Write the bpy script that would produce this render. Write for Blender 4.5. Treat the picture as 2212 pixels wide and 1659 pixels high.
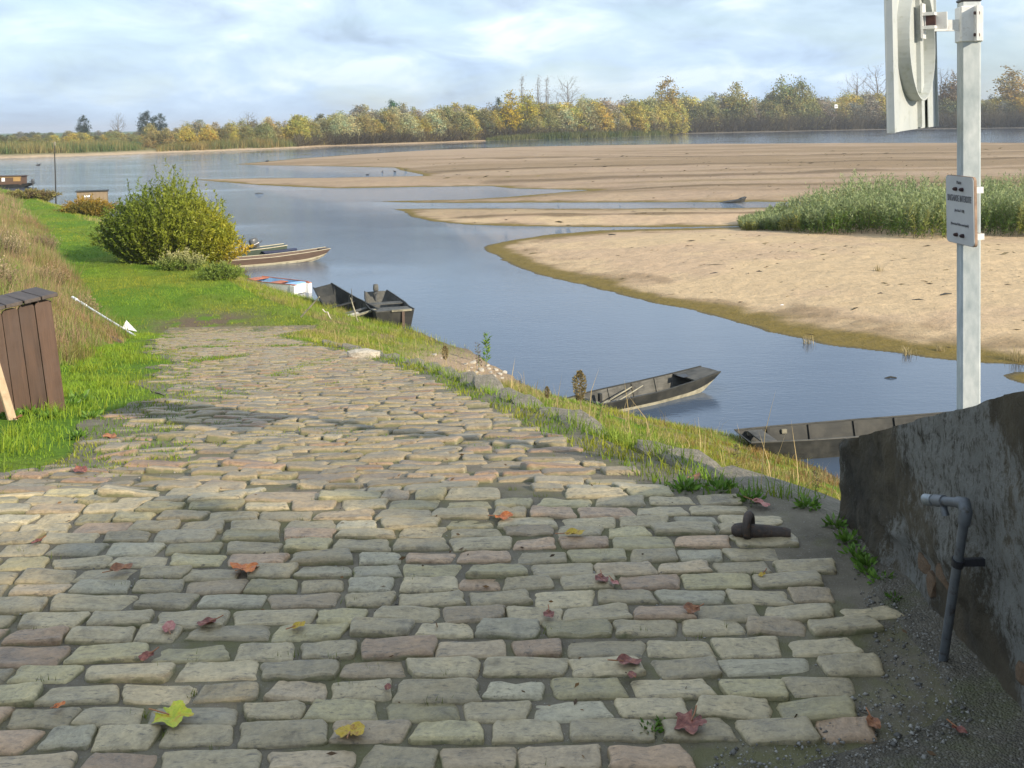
import bpy, bmesh, math, random
import numpy as np
from mathutils import Vector, Matrix, Euler

random.seed(11)
RNG = np.random.default_rng(11)
scene = bpy.context.scene
for o in list(bpy.data.objects):
    bpy.data.objects.remove(o)
COL = scene.collection
R = math.radians

# ------------------------------------------------------------------ camera
F, CX, YH, E = 2170.0, 1106.0, 268.0, 7.5     # focal length in pixels of a 2212 wide picture, horizon row, eye above water
ROLL = 0.0163                                  # the camera was held slightly askew
cam_d = bpy.data.cameras.new('camera')
cam = bpy.data.objects.new('camera', cam_d)
COL.objects.link(cam)
cam.location = (0, 0, E)
cam.rotation_euler = (Matrix.Rotation(R(90), 3, 'X') @ Matrix.Rotation(-ROLL, 3, 'Z')).to_euler()
cam_d.sensor_width = 36.0
cam_d.lens = 36.0 * F / 2212.0
cam_d.shift_y = -(829.5 - YH) / 2212.0
cam_d.clip_start = 0.05
cam_d.clip_end = 12000
scene.camera = cam

# ------------------------------------------------------------------ sun, sky, exposure
SUN_AZ, SUN_EL = 46.0, 24.0        # degrees to the right of straight behind the camera, height
sun_vec = Vector((math.sin(R(SUN_AZ)) * math.cos(R(SUN_EL)), -math.cos(R(SUN_AZ)) * math.cos(R(SUN_EL)), math.sin(R(SUN_EL))))
sd_ = bpy.data.lights.new('sun', 'SUN')
sd_.energy = 5.0
sd_.angle = R(0.55)
sd_.color = (1.0, 0.88, 0.70)
sun = bpy.data.objects.new('sun', sd_)
COL.objects.link(sun)
sun.rotation_euler = sun_vec.to_track_quat('Z', 'Y').to_euler()
sun.location = (30, -30, 40)

world = bpy.data.worlds.new('World')
scene.world = world
world.use_nodes = True
wn, wl = world.node_tree.nodes, world.node_tree.links
wn.clear()


def N(tree, typ, **kw):
    n = tree.nodes.new(typ)
    for k, v in kw.items():
        setattr(n, k, v)
    return n


def math_node(tree, op, a=None, b=None, c=None, clamp=False):
    n = tree.nodes.new('ShaderNodeMath')
    n.operation = op
    n.use_clamp = clamp
    for i, v in enumerate((a, b, c)):
        if v is None:
            continue
        if isinstance(v, (int, float)):
            n.inputs[i].default_value = v
        else:
            tree.links.new(v, n.inputs[i])
    return n.outputs[0]


def ramp_node(tree, fac, stops, interp='LINEAR'):
    n = tree.nodes.new('ShaderNodeValToRGB')
    n.color_ramp.interpolation = interp
    el = n.color_ramp.elements
    while len(el) > 1:
        el.remove(el[-1])
    for i, (p, c) in enumerate(stops):
        e = el[0] if i == 0 else el.new(p)
        e.position = p
        e.color = tuple(c) + (1,) if len(c) == 3 else c
    tree.links.new(fac, n.inputs[0])
    return n.outputs[0]


def mix_rgb(tree, fac, a, b, typ='MIX'):
    n = tree.nodes.new('ShaderNodeMixRGB')
    n.blend_type = typ
    for i, v in enumerate((fac, a, b)):
        if isinstance(v, (int, float)):
            n.inputs[i].default_value = v
        elif isinstance(v, tuple):
            n.inputs[i].default_value = v + (1,) if len(v) == 3 else v
        else:
            tree.links.new(v, n.inputs[i])
    return n.outputs[0]


def build_world():
    t = world.node_tree
    sky = N(t, 'ShaderNodeTexSky', sky_type='NISHITA', sun_disc=False)
    sky.sun_elevation = R(SUN_EL)
    sky.sun_rotation = math.atan2(sun_vec.x, sun_vec.y)
    sky.altitude = 50
    sky.air_density = 1.0
    sky.dust_density = 0.6
    sky.ozone_density = 1.6
    bg = N(t, 'ShaderNodeBackground')
    bg.inputs[1].default_value = 0.10
    t.links.new(sky.outputs[0], bg.inputs[0])
    # broken stratus: noise on a flat cloud deck seen from below
    tc = N(t, 'ShaderNodeTexCoord')
    sp = N(t, 'ShaderNodeSeparateXYZ')
    t.links.new(tc.outputs['Generated'], sp.inputs[0])
    mp = N(t, 'ShaderNodeMapping')
    mp.inputs['Location'].default_value = (1.3, 0.4, 0.2)
    mp.inputs['Rotation'].default_value = (0, R(16), 0)
    mp.inputs['Scale'].default_value = (1.5, 1.5, 4.4)
    t.links.new(tc.outputs['Generated'], mp.inputs[0])
    n1 = N(t, 'ShaderNodeTexNoise')
    n1.inputs['Scale'].default_value = 3.2
    n1.inputs['Detail'].default_value = 7
    n1.inputs['Roughness'].default_value = 0.52
    n1.inputs['Distortion'].default_value = 0.35
    t.links.new(mp.outputs[0], n1.inputs['Vector'])
    n2 = N(t, 'ShaderNodeTexNoise')
    n2.inputs['Scale'].default_value = 5.2
    n2.inputs['Detail'].default_value = 8
    n2.inputs['Roughness'].default_value = 0.56
    n2.inputs['Distortion'].default_value = 0.4
    t.links.new(mp.outputs[0], n2.inputs['Vector'])
    cover = ramp_node(t, n1.outputs[0], [(0.34, (0.45, 0.45, 0.45)), (0.52, (0.92, 0.92, 0.92))])
    ccol = ramp_node(t, n2.outputs[0], [(0.34, (0.30, 0.39, 0.53)), (0.46, (0.40, 0.515, 0.68)), (0.56, (0.48, 0.605, 0.77)), (0.68, (0.66, 0.75, 0.87))])
    # the deck is thinner and brighter towards the zenith than low over the horizon
    hz = ramp_node(t, sp.outputs[2], [(0.0, (0.92, 0.97, 1.0)), (0.05, (0.95, 0.98, 1.0)), (0.12, (1.28, 1.22, 1.14)), (0.5, (1.32, 1.25, 1.16))])
    cbg = N(t, 'ShaderNodeBackground')
    t.links.new(mix_rgb(t, 1.0, ccol, hz, 'MULTIPLY'), cbg.inputs[0])
    cbg.inputs[1].default_value = CLOUD
    mx = N(t, 'ShaderNodeMixShader')
    t.links.new(cover, mx.inputs[0])
    t.links.new(bg.outputs[0], mx.inputs[1])
    t.links.new(cbg.outputs[0], mx.inputs[2])
    out = N(t, 'ShaderNodeOutputWorld')
    t.links.new(mx.outputs[0], out.inputs[0])


CLOUD = 1.02
build_world()
scene.view_settings.view_transform = 'Standard'
scene.view_settings.look = 'None'
scene.view_settings.exposure = 0.50
scene.view_settings.gamma = 1.0
scene.render.resolution_x, scene.render.resolution_y = 1024, 768


# ------------------------------------------------------------------ object helpers
def tag(o, label=None, cat=None, group=None, kind=None):
    if label:
        o['label'] = label
    if cat:
        o['category'] = cat
    if group:
        o['group'] = group
    if kind:
        o['kind'] = kind
    return o


def link(o, parent=None):
    COL.objects.link(o)
    if parent is not None:
        o.parent = parent
    return o


def empty(name, loc=(0, 0, 0), rz=0.0, rot=None):
    o = bpy.data.objects.new(name, None)
    o.empty_display_size = 0.1
    COL.objects.link(o)
    o.location = loc
    o.rotation_euler = rot if rot is not None else (0, 0, rz)
    return o


def np_mesh(name, V, Fc, col=None, mat=None, smooth=False):
    V = np.asarray(V, dtype=np.float32)
    Fc = np.asarray(Fc, dtype=np.int32)
    me = bpy.data.meshes.new(name)
    k = Fc.shape[1]
    me.vertices.add(len(V))
    me.vertices.foreach_set('co', V.ravel())
    me.loops.add(Fc.size)
    me.loops.foreach_set('vertex_index', Fc.ravel())
    me.polygons.add(len(Fc))
    me.polygons.foreach_set('loop_start', np.arange(0, Fc.size, k, dtype=np.int32))
    me.polygons.foreach_set('loop_total', np.full(len(Fc), k, dtype=np.int32))
    if smooth:
        me.polygons.foreach_set('use_smooth', np.ones(len(Fc), dtype=bool))
    me.update(calc_edges=True)
    me.validate()
    if col is not None:
        col = np.asarray(col, dtype=np.float32)
        if col.shape[1] == 3:
            col = np.concatenate([col, np.ones((len(col), 1), np.float32)], 1)
        a = me.attributes.new('col', 'FLOAT_COLOR', 'POINT')
        a.data.foreach_set('color', col.ravel())
    if mat is not None:
        me.materials.append(mat)
    return me


def obj(name, me, parent=None, loc=None):
    o = bpy.data.objects.new(name, me)
    link(o, parent)
    if loc is not None:
        o.location = loc
    return o


class MB:
    """Collects boxes, tubes and quads; build() links them as one mesh object."""

    def __init__(self):
        self.v, self.f, self.sm = [], [], []

    def add(self, verts, faces, smooth=False):
        b = len(self.v)
        self.v += [tuple(p) for p in verts]
        self.f += [tuple(i + b for i in f) for f in faces]
        self.sm += [smooth] * len(faces)
        return self

    def box(self, c, s, rot=None, bevel=0.0):
        hx, hy, hz = s[0] / 2, s[1] / 2, s[2] / 2
        m = (rot.to_matrix() if isinstance(rot, Euler) else rot) if rot is not None else Matrix.Identity(3)
        c = Vector(c)
        if bevel <= 0:
            P = [Vector((x, y, z)) for z in (-hz, hz) for x, y in ((-hx, -hy), (hx, -hy), (hx, hy), (-hx, hy))]
            Fs = [(3, 2, 1, 0), (4, 5, 6, 7), (0, 1, 5, 4), (1, 2, 6, 5), (2, 3, 7, 6), (3, 0, 4, 7)]
            return self.add([m @ p + c for p in P], Fs)
        b = min(bevel, hx * .9, hy * .9, hz * .9)
        P = []
        for z, e in ((-hz, b), (-hz + b, 0), (hz - b, 0), (hz, b)):
            X, Y = hx - e, hy - e
            k = b if e == 0 else b * .5
            P += [Vector((x, y, z)) for x, y in ((-X + k, -Y), (X - k, -Y), (X, -Y + k), (X, Y - k), (X - k, Y), (-X + k, Y), (-X, Y - k), (-X, -Y + k))]
        Fs = [tuple(range(7, -1, -1)), tuple(range(24, 32))]
        for r in range(3):
            for i in range(8):
                j = (i + 1) % 8
                Fs.append((r * 8 + i, r * 8 + j, r * 8 + 8 + j, r * 8 + 8 + i))
        return self.add([m @ p + c for p in P], Fs)

    def tube(self, pts, radii, n=8, caps=True, smooth=True):
        pts = [Vector(p) for p in pts]
        if isinstance(radii, (int, float)):
            radii = [radii] * len(pts)
        rings = []
        up = Vector((0, 0, 1))
        prev = None
        for i, p in enumerate(pts):
            d = (pts[min(i + 1, len(pts) - 1)] - pts[max(i - 1, 0)])
            if d.length < 1e-9:
                d = Vector((0, 0, 1))
            d.normalize()
            if prev is None:
                a = up if abs(d.z) < .9 else Vector((1, 0, 0))
                x = d.cross(a).normalized()
            else:
                x = (prev - d * prev.dot(d))
                x = x.normalized() if x.length > 1e-6 else d.orthogonal().normalized()
            prev = x
            y = d.cross(x)
            rings.append([p + (x * math.cos(2 * math.pi * k / n) + y * math.sin(2 * math.pi * k / n)) * radii[i] for k in range(n)])
        V = [q for r in rings for q in r]
        Fs = []
        for i in range(len(rings) - 1):
            for k in range(n):
                k2 = (k + 1) % n
                Fs.append((i * n + k, i * n + k2, (i + 1) * n + k2, (i + 1) * n + k))
        self.add(V, Fs, smooth)
        if caps:
            self.add(rings[0], [tuple(range(n - 1, -1, -1))])
            self.add(rings[-1], [tuple(range(n))])
        return self

    def prism(self, poly, z0, z1, xf=None):
        n = len(poly)
        P = [Vector((x, y, z0)) for x, y in poly] + [Vector((x, y, z1)) for x, y in poly]
        if xf is not None:
            P = [xf @ p for p in P]
        Fs = [tuple(range(n - 1, -1, -1)), tuple(range(n, 2 * n))] + [(i, (i + 1) % n, n + (i + 1) % n, n + i) for i in range(n)]
        return self.add(P, Fs)

    def mesh(self, name, mat=None):
        me = bpy.data.meshes.new(name)
        me.from_pydata(self.v, [], self.f)
        me.polygons.foreach_set('use_smooth', self.sm)
        me.update()
        if mat is not None:
            me.materials.append(mat)
        return me

    def build(self, name, mat=None, parent=None, loc=None):
        return obj(name, self.mesh(name, mat), parent, loc)


# ------------------------------------------------------------------ numpy noise
def _h(xi, yi, s):
    h = (xi.astype(np.int64) * 374761393 + yi.astype(np.int64) * 668265263 + s * 974711) & 0xffffffff
    h = ((h ^ (h >> 13)) * 1274126177) & 0xffffffff
    h = h ^ (h >> 16)
    return (h & 0xffff) / 65535.0


def vnoise(x, y, s=0):
    x = np.asarray(x, float)
    y = np.asarray(y, float)
    xi, yi = np.floor(x), np.floor(y)
    fx, fy = x - xi, y - yi
    fx, fy = fx * fx * (3 - 2 * fx), fy * fy * (3 - 2 * fy)
    a, b = _h(xi, yi, s), _h(xi + 1, yi, s)
    c, d = _h(xi, yi + 1, s), _h(xi + 1, yi + 1, s)
    return (a * (1 - fx) + b * fx) * (1 - fy) + (c * (1 - fx) + d * fx) * fy


def fbm(x, y, s=0, o=4):
    v, amp, t = 0, 0.5, 0
    for i in range(o):
        v = v + amp * vnoise(np.asarray(x) * 2 ** i, np.asarray(y) * 2 ** i, s + i * 17)
        t += amp
        amp *= .5
    return v / t


def sstep(a, b, x):
    t = np.clip((np.asarray(x, float) - a) / (b - a), 0, 1)
    return t * t * (3 - 2 * t)


# ------------------------------------------------------------------ places: a picture point at a distance, on the water, on the ramp
CR, SR = math.cos(ROLL), math.sin(ROLL)


def ray(x, y):
    """Sideways and downward slope of the sight line through a picture point."""
    dx, dy = x - CX, y - YH
    return (dx * CR - dy * SR) / F, (dy * CR + dx * SR) / F


def W(x, y, D):
    a, b = ray(x, y)
    return Vector((a * D, D, E - b * D))


def PZ(x, y, z=0.0):
    return W(x, y, (E - z) / ray(x, y)[1])


def PZv(x, y, z=0.0):
    a, b = ray(np.asarray(x, float), np.asarray(y, float))
    D = (E - z) / b
    return a * D, D


RS, RC, KY, ZP = 0.1776, 0.806, 4.19, E - 1.55   # ramp slope, ramp constant, where the slope begins, level of the paved top


def RP(x, y):
    t = ray(x, y)[1]
    D = 1.55 / t if t > 1.55 / KY else RC / (t - RS)
    return W(x, y, D)


# lines of the near bank as X(Y)
def line(pts):
    a = sorted([(p[1], p[0]) for p in pts])
    ys = np.array([q[0] for q in a])
    xs = np.array([q[1] for q in a])
    return lambda Y: np.interp(Y, ys, xs)


kerb_pts = [(1.32, -20), (1.32, 3.8)] + [tuple(RP(*p)[:2]) for p in ((1740, 1095), (1560, 1050), (1400, 985), (1280, 940), (1150, 888), (1020, 838), (900, 792), (790, 763), (690, 742), (610, 726))]
X_kerb0 = line(kerb_pts)
bank_pts = [kerb_pts[-1]] + [tuple(PZ(x, y, 1.0)[:2]) for x, y in ((690, 697), (610, 662), (545, 636), (490, 606), (420, 566), (330, 520), (200, 480), (110, 452), (40, 430), (-60, 412), (-250, 404), (-700, 388), (-1500, 370))]
X_kerb = line(kerb_pts + [p for p in bank_pts[1:] if p[1] > kerb_pts[-1][1] + .5])
left_pts = [(-9, -20), (-9, 4.35), (-3.6, 4.6), (-2.6, 4.9)] + [tuple(RP(*p)[:2]) for p in ((110, 945), (240, 905), (300, 860), (318, 800), (335, 760), (352, 735), (366, 719))]
_xl0 = line(left_pts)


def X_left(Y):
    Y = np.asarray(Y, float)
    return _xl0(Y) + np.where(Y > 5, (fbm(Y * .55, Y * 0 + 2.5, 7, 3) - .5) * 1.5, 0)


foot_pts = [(-9.5, -20), (-9.5, 4.3), (-5.3, 5.1), (-5.1, 7.0)] + [tuple(RP(*p)[:2]) for p in ((10, 845), (70, 800), (165, 762), (265, 737))] + \
           [tuple(PZ(x, y, 1.1)[:2]) for x, y in ((190, 650), (140, 560), (85, 480), (42, 442), (-40, 420), (-200, 400))]
X_foot = line(foot_pts)
shore_pts = [(30, -20), (16, -4), (13, 5), (9, 15)] + [tuple(PZ(x, y)[:2]) for x, y in
            ((1815, 1034), (1700, 978), (1560, 938), (1400, 936), (1310, 934), (1235, 905), (1185, 872), (1110, 818), (1085, 800), (1000, 752), (905, 716), (800, 689), (700, 656),
             (640, 639), (560, 620), (525, 580), (400, 505), (240, 470), (140, 459), (90, 446), (0, 428), (-200, 414), (-600, 396), (-1500, 378))]
X_shore = line(shore_pts)
Y_END = float(RP(366, 719)[1])


def z_mid(Y):
    Y = np.asarray(Y, float)
    r = np.where(Y < KY, ZP, ZP - RS * (Y - KY))
    path = np.interp(Y, [32, 50, 75, 92, 105, 150], [1.05, 0.95, 1.0, 1.5, 1.8, 1.8])
    return np.where(Y < Y_END, np.maximum(r, 1.0), path)


def ground_z(X, Y, rough=True):
    X = np.asarray(X, float)
    Y = np.asarray(Y, float)
    zm = z_mid(Y)
    xf, xl, xk, xs = X_foot(Y), X_left(Y), X_kerb(Y), X_shore(Y)
    xs = np.maximum(xs, xk + .6)
    z = zm.copy() if zm.ndim else np.array(zm)
    # embankment on the left
    d = np.maximum(xf - X, 0)
    top = np.maximum(np.interp(Y, [18, 35, 50, 70, 90, 150], [6.1, 5.0, 3.7, 2.5, 2.1, 1.9]) - zm, .12)
    emb = top * (1 - np.exp(-d * .62 / top))
    z = z + emb
    # fall to the water on the right
    t = np.clip((X - xk) / (xs - xk), 0, None)
    fall = np.where(t <= 1, zm * (1 - t), -np.minimum((X - xs) * .22, 1.6))
    z = np.where(X > xk, fall, z)
    if rough:
        off = (X > xk) | (X < xl) | (Y > Y_END)
        edge = np.minimum(np.abs(X - xk), np.abs(X - xl))
        amp = np.where(off, np.clip(edge / .5, 0, 1), 0.0)
        amp = np.where(Y > Y_END, np.clip((Y - Y_END) / .6, 0, 1), amp)
        z = z + amp * ((fbm(X * .6, Y * .6, 3) - .5) * .16 + (fbm(X * 3.1, Y * 3.1, 9, 3) - .5) * .06)
    return z


def G(x, y, d0=1.5, d1=170):
    """Point of the near bank that the picture point shows."""
    D = np.exp(np.linspace(math.log(d0), math.log(d1), 6000))
    a, b = ray(x, y)
    X = a * D
    zr = E - b * D
    hit = np.nonzero(zr <= ground_z(X, D))[0]
    i = hit[0] if len(hit) else len(D) - 1
    return Vector((X[i], D[i], float(ground_z(X[i], D[i]))))


def on_ground(X, Y, dz=0.0):
    return Vector((X, Y, float(ground_z(X, Y)) + dz))

# ------------------------------------------------------------------ materials
MATS = {}


def new_mat(name):
    m = bpy.data.materials.new(name)
    m.use_nodes = True
    t = m.node_tree
    b = t.nodes['Principled BSDF']
    MATS[name] = m
    return m, t, b


def coords(t, kind='Object', scale=(1, 1, 1), rot=(0, 0, 0)):
    tc = N(t, 'ShaderNodeTexCoord')
    mp = N(t, 'ShaderNodeMapping')
    mp.inputs['Scale'].default_value = scale
    mp.inputs['Rotation'].default_value = rot
    t.links.new(tc.outputs[kind], mp.inputs[0])
    return mp.outputs[0]


def world_co(t, scale=(1, 1, 1)):
    g = N(t, 'ShaderNodeNewGeometry')
    mp = N(t, 'ShaderNodeMapping')
    mp.inputs['Scale'].default_value = scale
    t.links.new(g.outputs['Position'], mp.inputs[0])
    return mp.outputs[0]


def noise(t, vec, scale, detail=4, rough=.55, dist=0.0):
    n = N(t, 'ShaderNodeTexNoise')
    n.inputs['Scale'].default_value = scale
    n.inputs['Detail'].default_value = detail
    n.inputs['Roughness'].default_value = rough
    n.inputs['Distortion'].default_value = dist
    if vec is not None:
        t.links.new(vec, n.inputs['Vector'])
    return n.outputs[0]


def bump(t, b, h, strength=.3, dist=.02):
    n = N(t, 'ShaderNodeBump')
    n.inputs['Strength'].default_value = strength
    n.inputs['Distance'].default_value = dist
    t.links.new(h, n.inputs['Height'])
    t.links.new(n.outputs[0], b.inputs['Normal'])
    return n


def simple(name, c1, c2, scale=6, rough=.6, metal=0.0, bstr=.25, bdist=.01, stretch=(1, 1, 1), c3=None, contrast=.18):
    m, t, b = new_mat(name)
    co = coords(t, 'Object', stretch)
    n = noise(t, co, scale, 6, .6)
    st = [(0.5 - contrast, c1), (0.5 + contrast, c2)]
    c = ramp_node(t, n, st)
    if c3 is not None:
        n2 = noise(t, co, scale * 3.3, 5, .65)
        c = mix_rgb(t, ramp_node(t, n2, [(.55, (0, 0, 0)), (.68, (1, 1, 1))]), c, c3)
    t.links.new(c, b.inputs['Base Color'])
    b.inputs['Roughness'].default_value = rough
    b.inputs['Metallic'].default_value = metal
    bump(t, b, noise(t, co, scale * 4, 4, .6), bstr, bdist)
    return m


def attr_mat(name, rough=.7, transl=0.0, use_obj=False, var=0.0, bscale=0, bstr=.3, bdist=.02, spec=.3):
    """Colour from the mesh attribute 'col', optionally times the object's colour."""
    m, t, b = new_mat(name)
    a = N(t, 'ShaderNodeAttribute')
    a.attribute_name = 'col'
    c = a.outputs['Color']
    if use_obj:
        oi = N(t, 'ShaderNodeObjectInfo')
        c = mix_rgb(t, 1.0, c, oi.outputs['Color'], 'MULTIPLY')
    if var > 0:
        n = noise(t, world_co(t), bscale or 8, 5, .65)
        k = ramp_node(t, n, [(.25, (1 - var,) * 3), (.75, (1 + var,) * 3)])
        c = mix_rgb(t, 1.0, c, k, 'MULTIPLY')
    t.links.new(c, b.inputs['Base Color'])
    b.inputs['Roughness'].default_value = rough
    b.inputs['Specular IOR Level'].default_value = spec
    if bscale:
        bump(t, b, noise(t, world_co(t), bscale, 6, .65), bstr, bdist)
    if transl > 0:
        tr = N(t, 'ShaderNodeBsdfTranslucent')
        t.links.new(c, tr.inputs[0])
        mx = N(t, 'ShaderNodeMixShader')
        mx.inputs[0].default_value = transl
        t.links.new(b.outputs[0], mx.inputs[1])
        t.links.new(tr.outputs[0], mx.inputs[2])
        t.links.new(mx.outputs[0], t.nodes['Material Output'].inputs[0])
    return m


M_ground = attr_mat('bank soil', .95, var=.35, bscale=14, bstr=.8, bdist=.05, spec=.1)
M_grass = attr_mat('grass blades', .55, .35, spec=.25)
M_leaf = attr_mat('foliage', .6, .30, use_obj=True, spec=.2)
M_leafp = attr_mat('shrub foliage', .5, .30, spec=.3)
M_bark = simple('bark', (.09, .075, .06), (.17, .15, .12), 5, .9, bstr=.6, bdist=.03)
M_far_ground = attr_mat('far bank ground', .95, var=.3, bscale=.5, bstr=.2, bdist=.2, spec=.1)


def sand_material():
    m, t, b = new_mat('river sand')
    a = N(t, 'ShaderNodeAttribute')
    a.attribute_name = 'col'
    co = world_co(t)
    n = noise(t, co, 1.3, 8, .68)
    k = ramp_node(t, n, [(.28, (.84,) * 3), (.72, (1.14,) * 3)])
    c = mix_rgb(t, 1.0, a.outputs['Color'], k, 'MULTIPLY')
    n3 = noise(t, world_co(t, (.7, 2.2, 1)), 5.0, 4, .7)
    c = mix_rgb(t, ramp_node(t, n3, [(.54, (0, 0, 0)), (.70, (.55, .55, .55))]), c, (.22, .155, .09))
    t.links.new(c, b.inputs['Base Color'])
    b.inputs['Roughness'].default_value = .9
    b.inputs['Specular IOR Level'].default_value = .15
    h = math_node(t, 'ADD', noise(t, co, 2.2, 8, .7), math_node(t, 'MULTIPLY', noise(t, co, .35, 3, .5), 1.5))
    v = N(t, 'ShaderNodeTexVoronoi')
    v.feature = 'SMOOTH_F1'
    v.inputs['Scale'].default_value = 1.5
    t.links.new(mix_rgb(t, .35, co, mix_rgb(t, 1.0, co, noise(t, co, 1.0, 3, .5), 'ADD')), v.inputs['Vector'])
    h = math_node(t, 'ADD', h, math_node(t, 'MULTIPLY', v.outputs['Distance'], .25))
    bump(t, b, h, .8, .20)
    return m


M_sand = sand_material()


def water_material():
    m, t, b = new_mat('river water')
    b.inputs['Base Color'].default_value = (.062, .090, .135, 1)
    b.inputs['Roughness'].default_value = .03
    b.inputs['IOR'].default_value = 1.333
    b.inputs['Specular IOR Level'].default_value = .5
    co = world_co(t)
    # catspaws: patches of fine ripples on otherwise smooth water
    patch = noise(t, world_co(t, (.035, .06, 1)), 1.0, 3, .5)
    g = N(t, 'ShaderNodeNewGeometry')
    sp = N(t, 'ShaderNodeSeparateXYZ')
    t.links.new(g.outputs['Position'], sp.inputs[0])
    far = ramp_node(t, math_node(t, 'DIVIDE', math_node(t, 'ADD', sp.outputs[1], math_node(t, 'MULTIPLY', noise(t, world_co(t, (.05, .05, 1)), 1.0, 4, .6), 30.0)), 165.0), [(.18, (.03,) * 3), (.40, (.14,) * 3), (.54, (1,) * 3), (.66, (.85,) * 3), (.85, (.5,) * 3), (1, (.55,) * 3)], 'B_SPLINE')
    amp = math_node(t, 'MULTIPLY', far, ramp_node(t, patch, [(.30, (.15,) * 3), (.52, (1,) * 3)]))
    rip = noise(t, world_co(t, (1, 1.9, 1)), 3.0, 5, .6)
    swell = noise(t, world_co(t, (.5, 1.2, 1)), .6, 3, .5)
    h = math_node(t, 'ADD', math_node(t, 'MULTIPLY', rip, amp), math_node(t, 'MULTIPLY', swell, .10))
    bump(t, b, h, .8, .11)
    return m


M_water = water_material()


def cobble_material(name, from_obj):
    m, t, b = new_mat(name)
    if from_obj:
        oi = N(t, 'ShaderNodeObjectInfo')
        base = oi.outputs['Color']
        co = N(t, 'ShaderNodeVectorMath', operation='ADD')
        t.links.new(coords(t, 'Object', (.19, .09, .05)), co.inputs[0])
        cb = N(t, 'ShaderNodeCombineXYZ')
        for i in range(3):
            t.links.new(math_node(t, 'MULTIPLY', oi.outputs['Random'], 37.0 + i * 13), cb.inputs[i])
        t.links.new(cb.outputs[0], co.inputs[1])
        co = co.outputs[0]
    else:
        a = N(t, 'ShaderNodeAttribute')
        a.attribute_name = 'col'
        base = a.outputs['Color']
        co = world_co(t)
    n1 = noise(t, co, 13, 6, .65, .4)
    n2 = noise(t, co, 60, 5, .7)
    k = ramp_node(t, n1, [(.27, (.46, .44, .40)), (.44, (.90, .89, .86)), (.60, (1.06, 1.04, 1.0)), (.78, (1.32, 1.26, 1.15))])
    c = mix_rgb(t, 1.0, base, k, 'MULTIPLY')
    k2 = ramp_node(t, n2, [(.3, (.74,) * 3), (.7, (1.18,) * 3)])
    c = mix_rgb(t, 1.0, c, k2, 'MULTIPLY')
    # dark pits and flakes along the bedding
    mp2 = N(t, 'ShaderNodeMapping')
    mp2.inputs['Scale'].default_value = (1, 3.2, 1)
    t.links.new(co, mp2.inputs[0])
    n4 = noise(t, mp2.outputs[0], 26, 7, .78)
    c = mix_rgb(t, ramp_node(t, n4, [(.54, (0, 0, 0)), (.65, (.85,) * 3)]), c, (.10, .085, .062))
    # moss and silt cling to the flanks, down in the joints
    zz = N(t, 'ShaderNodeAttribute')
    zz.attribute_name = 'edge'
    mo = math_node(t, 'ADD', math_node(t, 'MULTIPLY', zz.outputs['Fac'], 1.1), math_node(t, 'MULTIPLY', math_node(t, 'SUBTRACT', n1, .5), 1.3))
    c = mix_rgb(t, ramp_node(t, mo, [(.45, (0, 0, 0)), (.80, (.95, .95, .95))]), c, (.125, .120, .052))
    t.links.new(c, b.inputs['Base Color'])
    t.links.new(ramp_node(t, n1, [(.3, (.34,) * 3), (.7, (.62,) * 3)]), b.inputs['Roughness'])
    b.inputs['Specular IOR Level'].default_value = .5
    h = math_node(t, 'ADD', n1, math_node(t, 'MULTIPLY', n2, .45))
    bump(t, b, h, .55, .012)
    return m


M_cob = cobble_material('cobble stone', True)
M_cobs = cobble_material('cobble stone field', False)


def joint_material():
    m, t, b = new_mat('joint grit')
    co = world_co(t)
    n = noise(t, co, 5, 6, .65)
    c = ramp_node(t, n, [(.33, (.105, .088, .060)), (.55, (.165, .140, .098)), (.75, (.24, .205, .148))])
    n2 = noise(t, co, 150, 3, .7)
    c = mix_rgb(t, ramp_node(t, n2, [(.60, (0, 0, 0)), (.72, (1, 1, 1))]), c, (.30, .28, .24))
    n3 = noise(t, co, 2.6, 5, .7)
    c = mix_rgb(t, ramp_node(t, n3, [(.47, (0, 0, 0)), (.62, (.8,) * 3)]), c, (.125, .118, .042))
    t.links.new(c, b.inputs['Base Color'])
    b.inputs['Roughness'].default_value = .85
    bump(t, b, math_node(t, 'ADD', n2, math_node(t, 'MULTIPLY', n, 1.5)), .7, .008)
    return m


M_joint = joint_material()


def shaded_gravel_material():
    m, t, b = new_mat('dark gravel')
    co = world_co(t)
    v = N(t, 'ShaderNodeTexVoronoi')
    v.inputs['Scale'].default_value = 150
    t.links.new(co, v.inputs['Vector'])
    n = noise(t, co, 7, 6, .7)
    c = ramp_node(t, n, [(.32, (.070, .060, .042)), (.55, (.110, .094, .066)), (.75, (.150, .130, .095))])  # gravel tones lowered so the colour also carries the corner's shade
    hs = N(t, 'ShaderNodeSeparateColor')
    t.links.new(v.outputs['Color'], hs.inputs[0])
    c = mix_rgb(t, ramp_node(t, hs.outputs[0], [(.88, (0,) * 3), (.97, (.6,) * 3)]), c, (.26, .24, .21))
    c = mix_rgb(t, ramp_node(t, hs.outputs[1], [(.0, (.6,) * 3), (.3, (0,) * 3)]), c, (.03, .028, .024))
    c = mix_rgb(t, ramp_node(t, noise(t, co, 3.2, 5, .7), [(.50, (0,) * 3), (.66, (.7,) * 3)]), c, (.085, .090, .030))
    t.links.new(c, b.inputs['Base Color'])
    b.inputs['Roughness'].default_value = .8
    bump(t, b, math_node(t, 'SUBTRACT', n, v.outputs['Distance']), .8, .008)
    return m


M_shaded_gravel = shaded_gravel_material()


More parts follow.
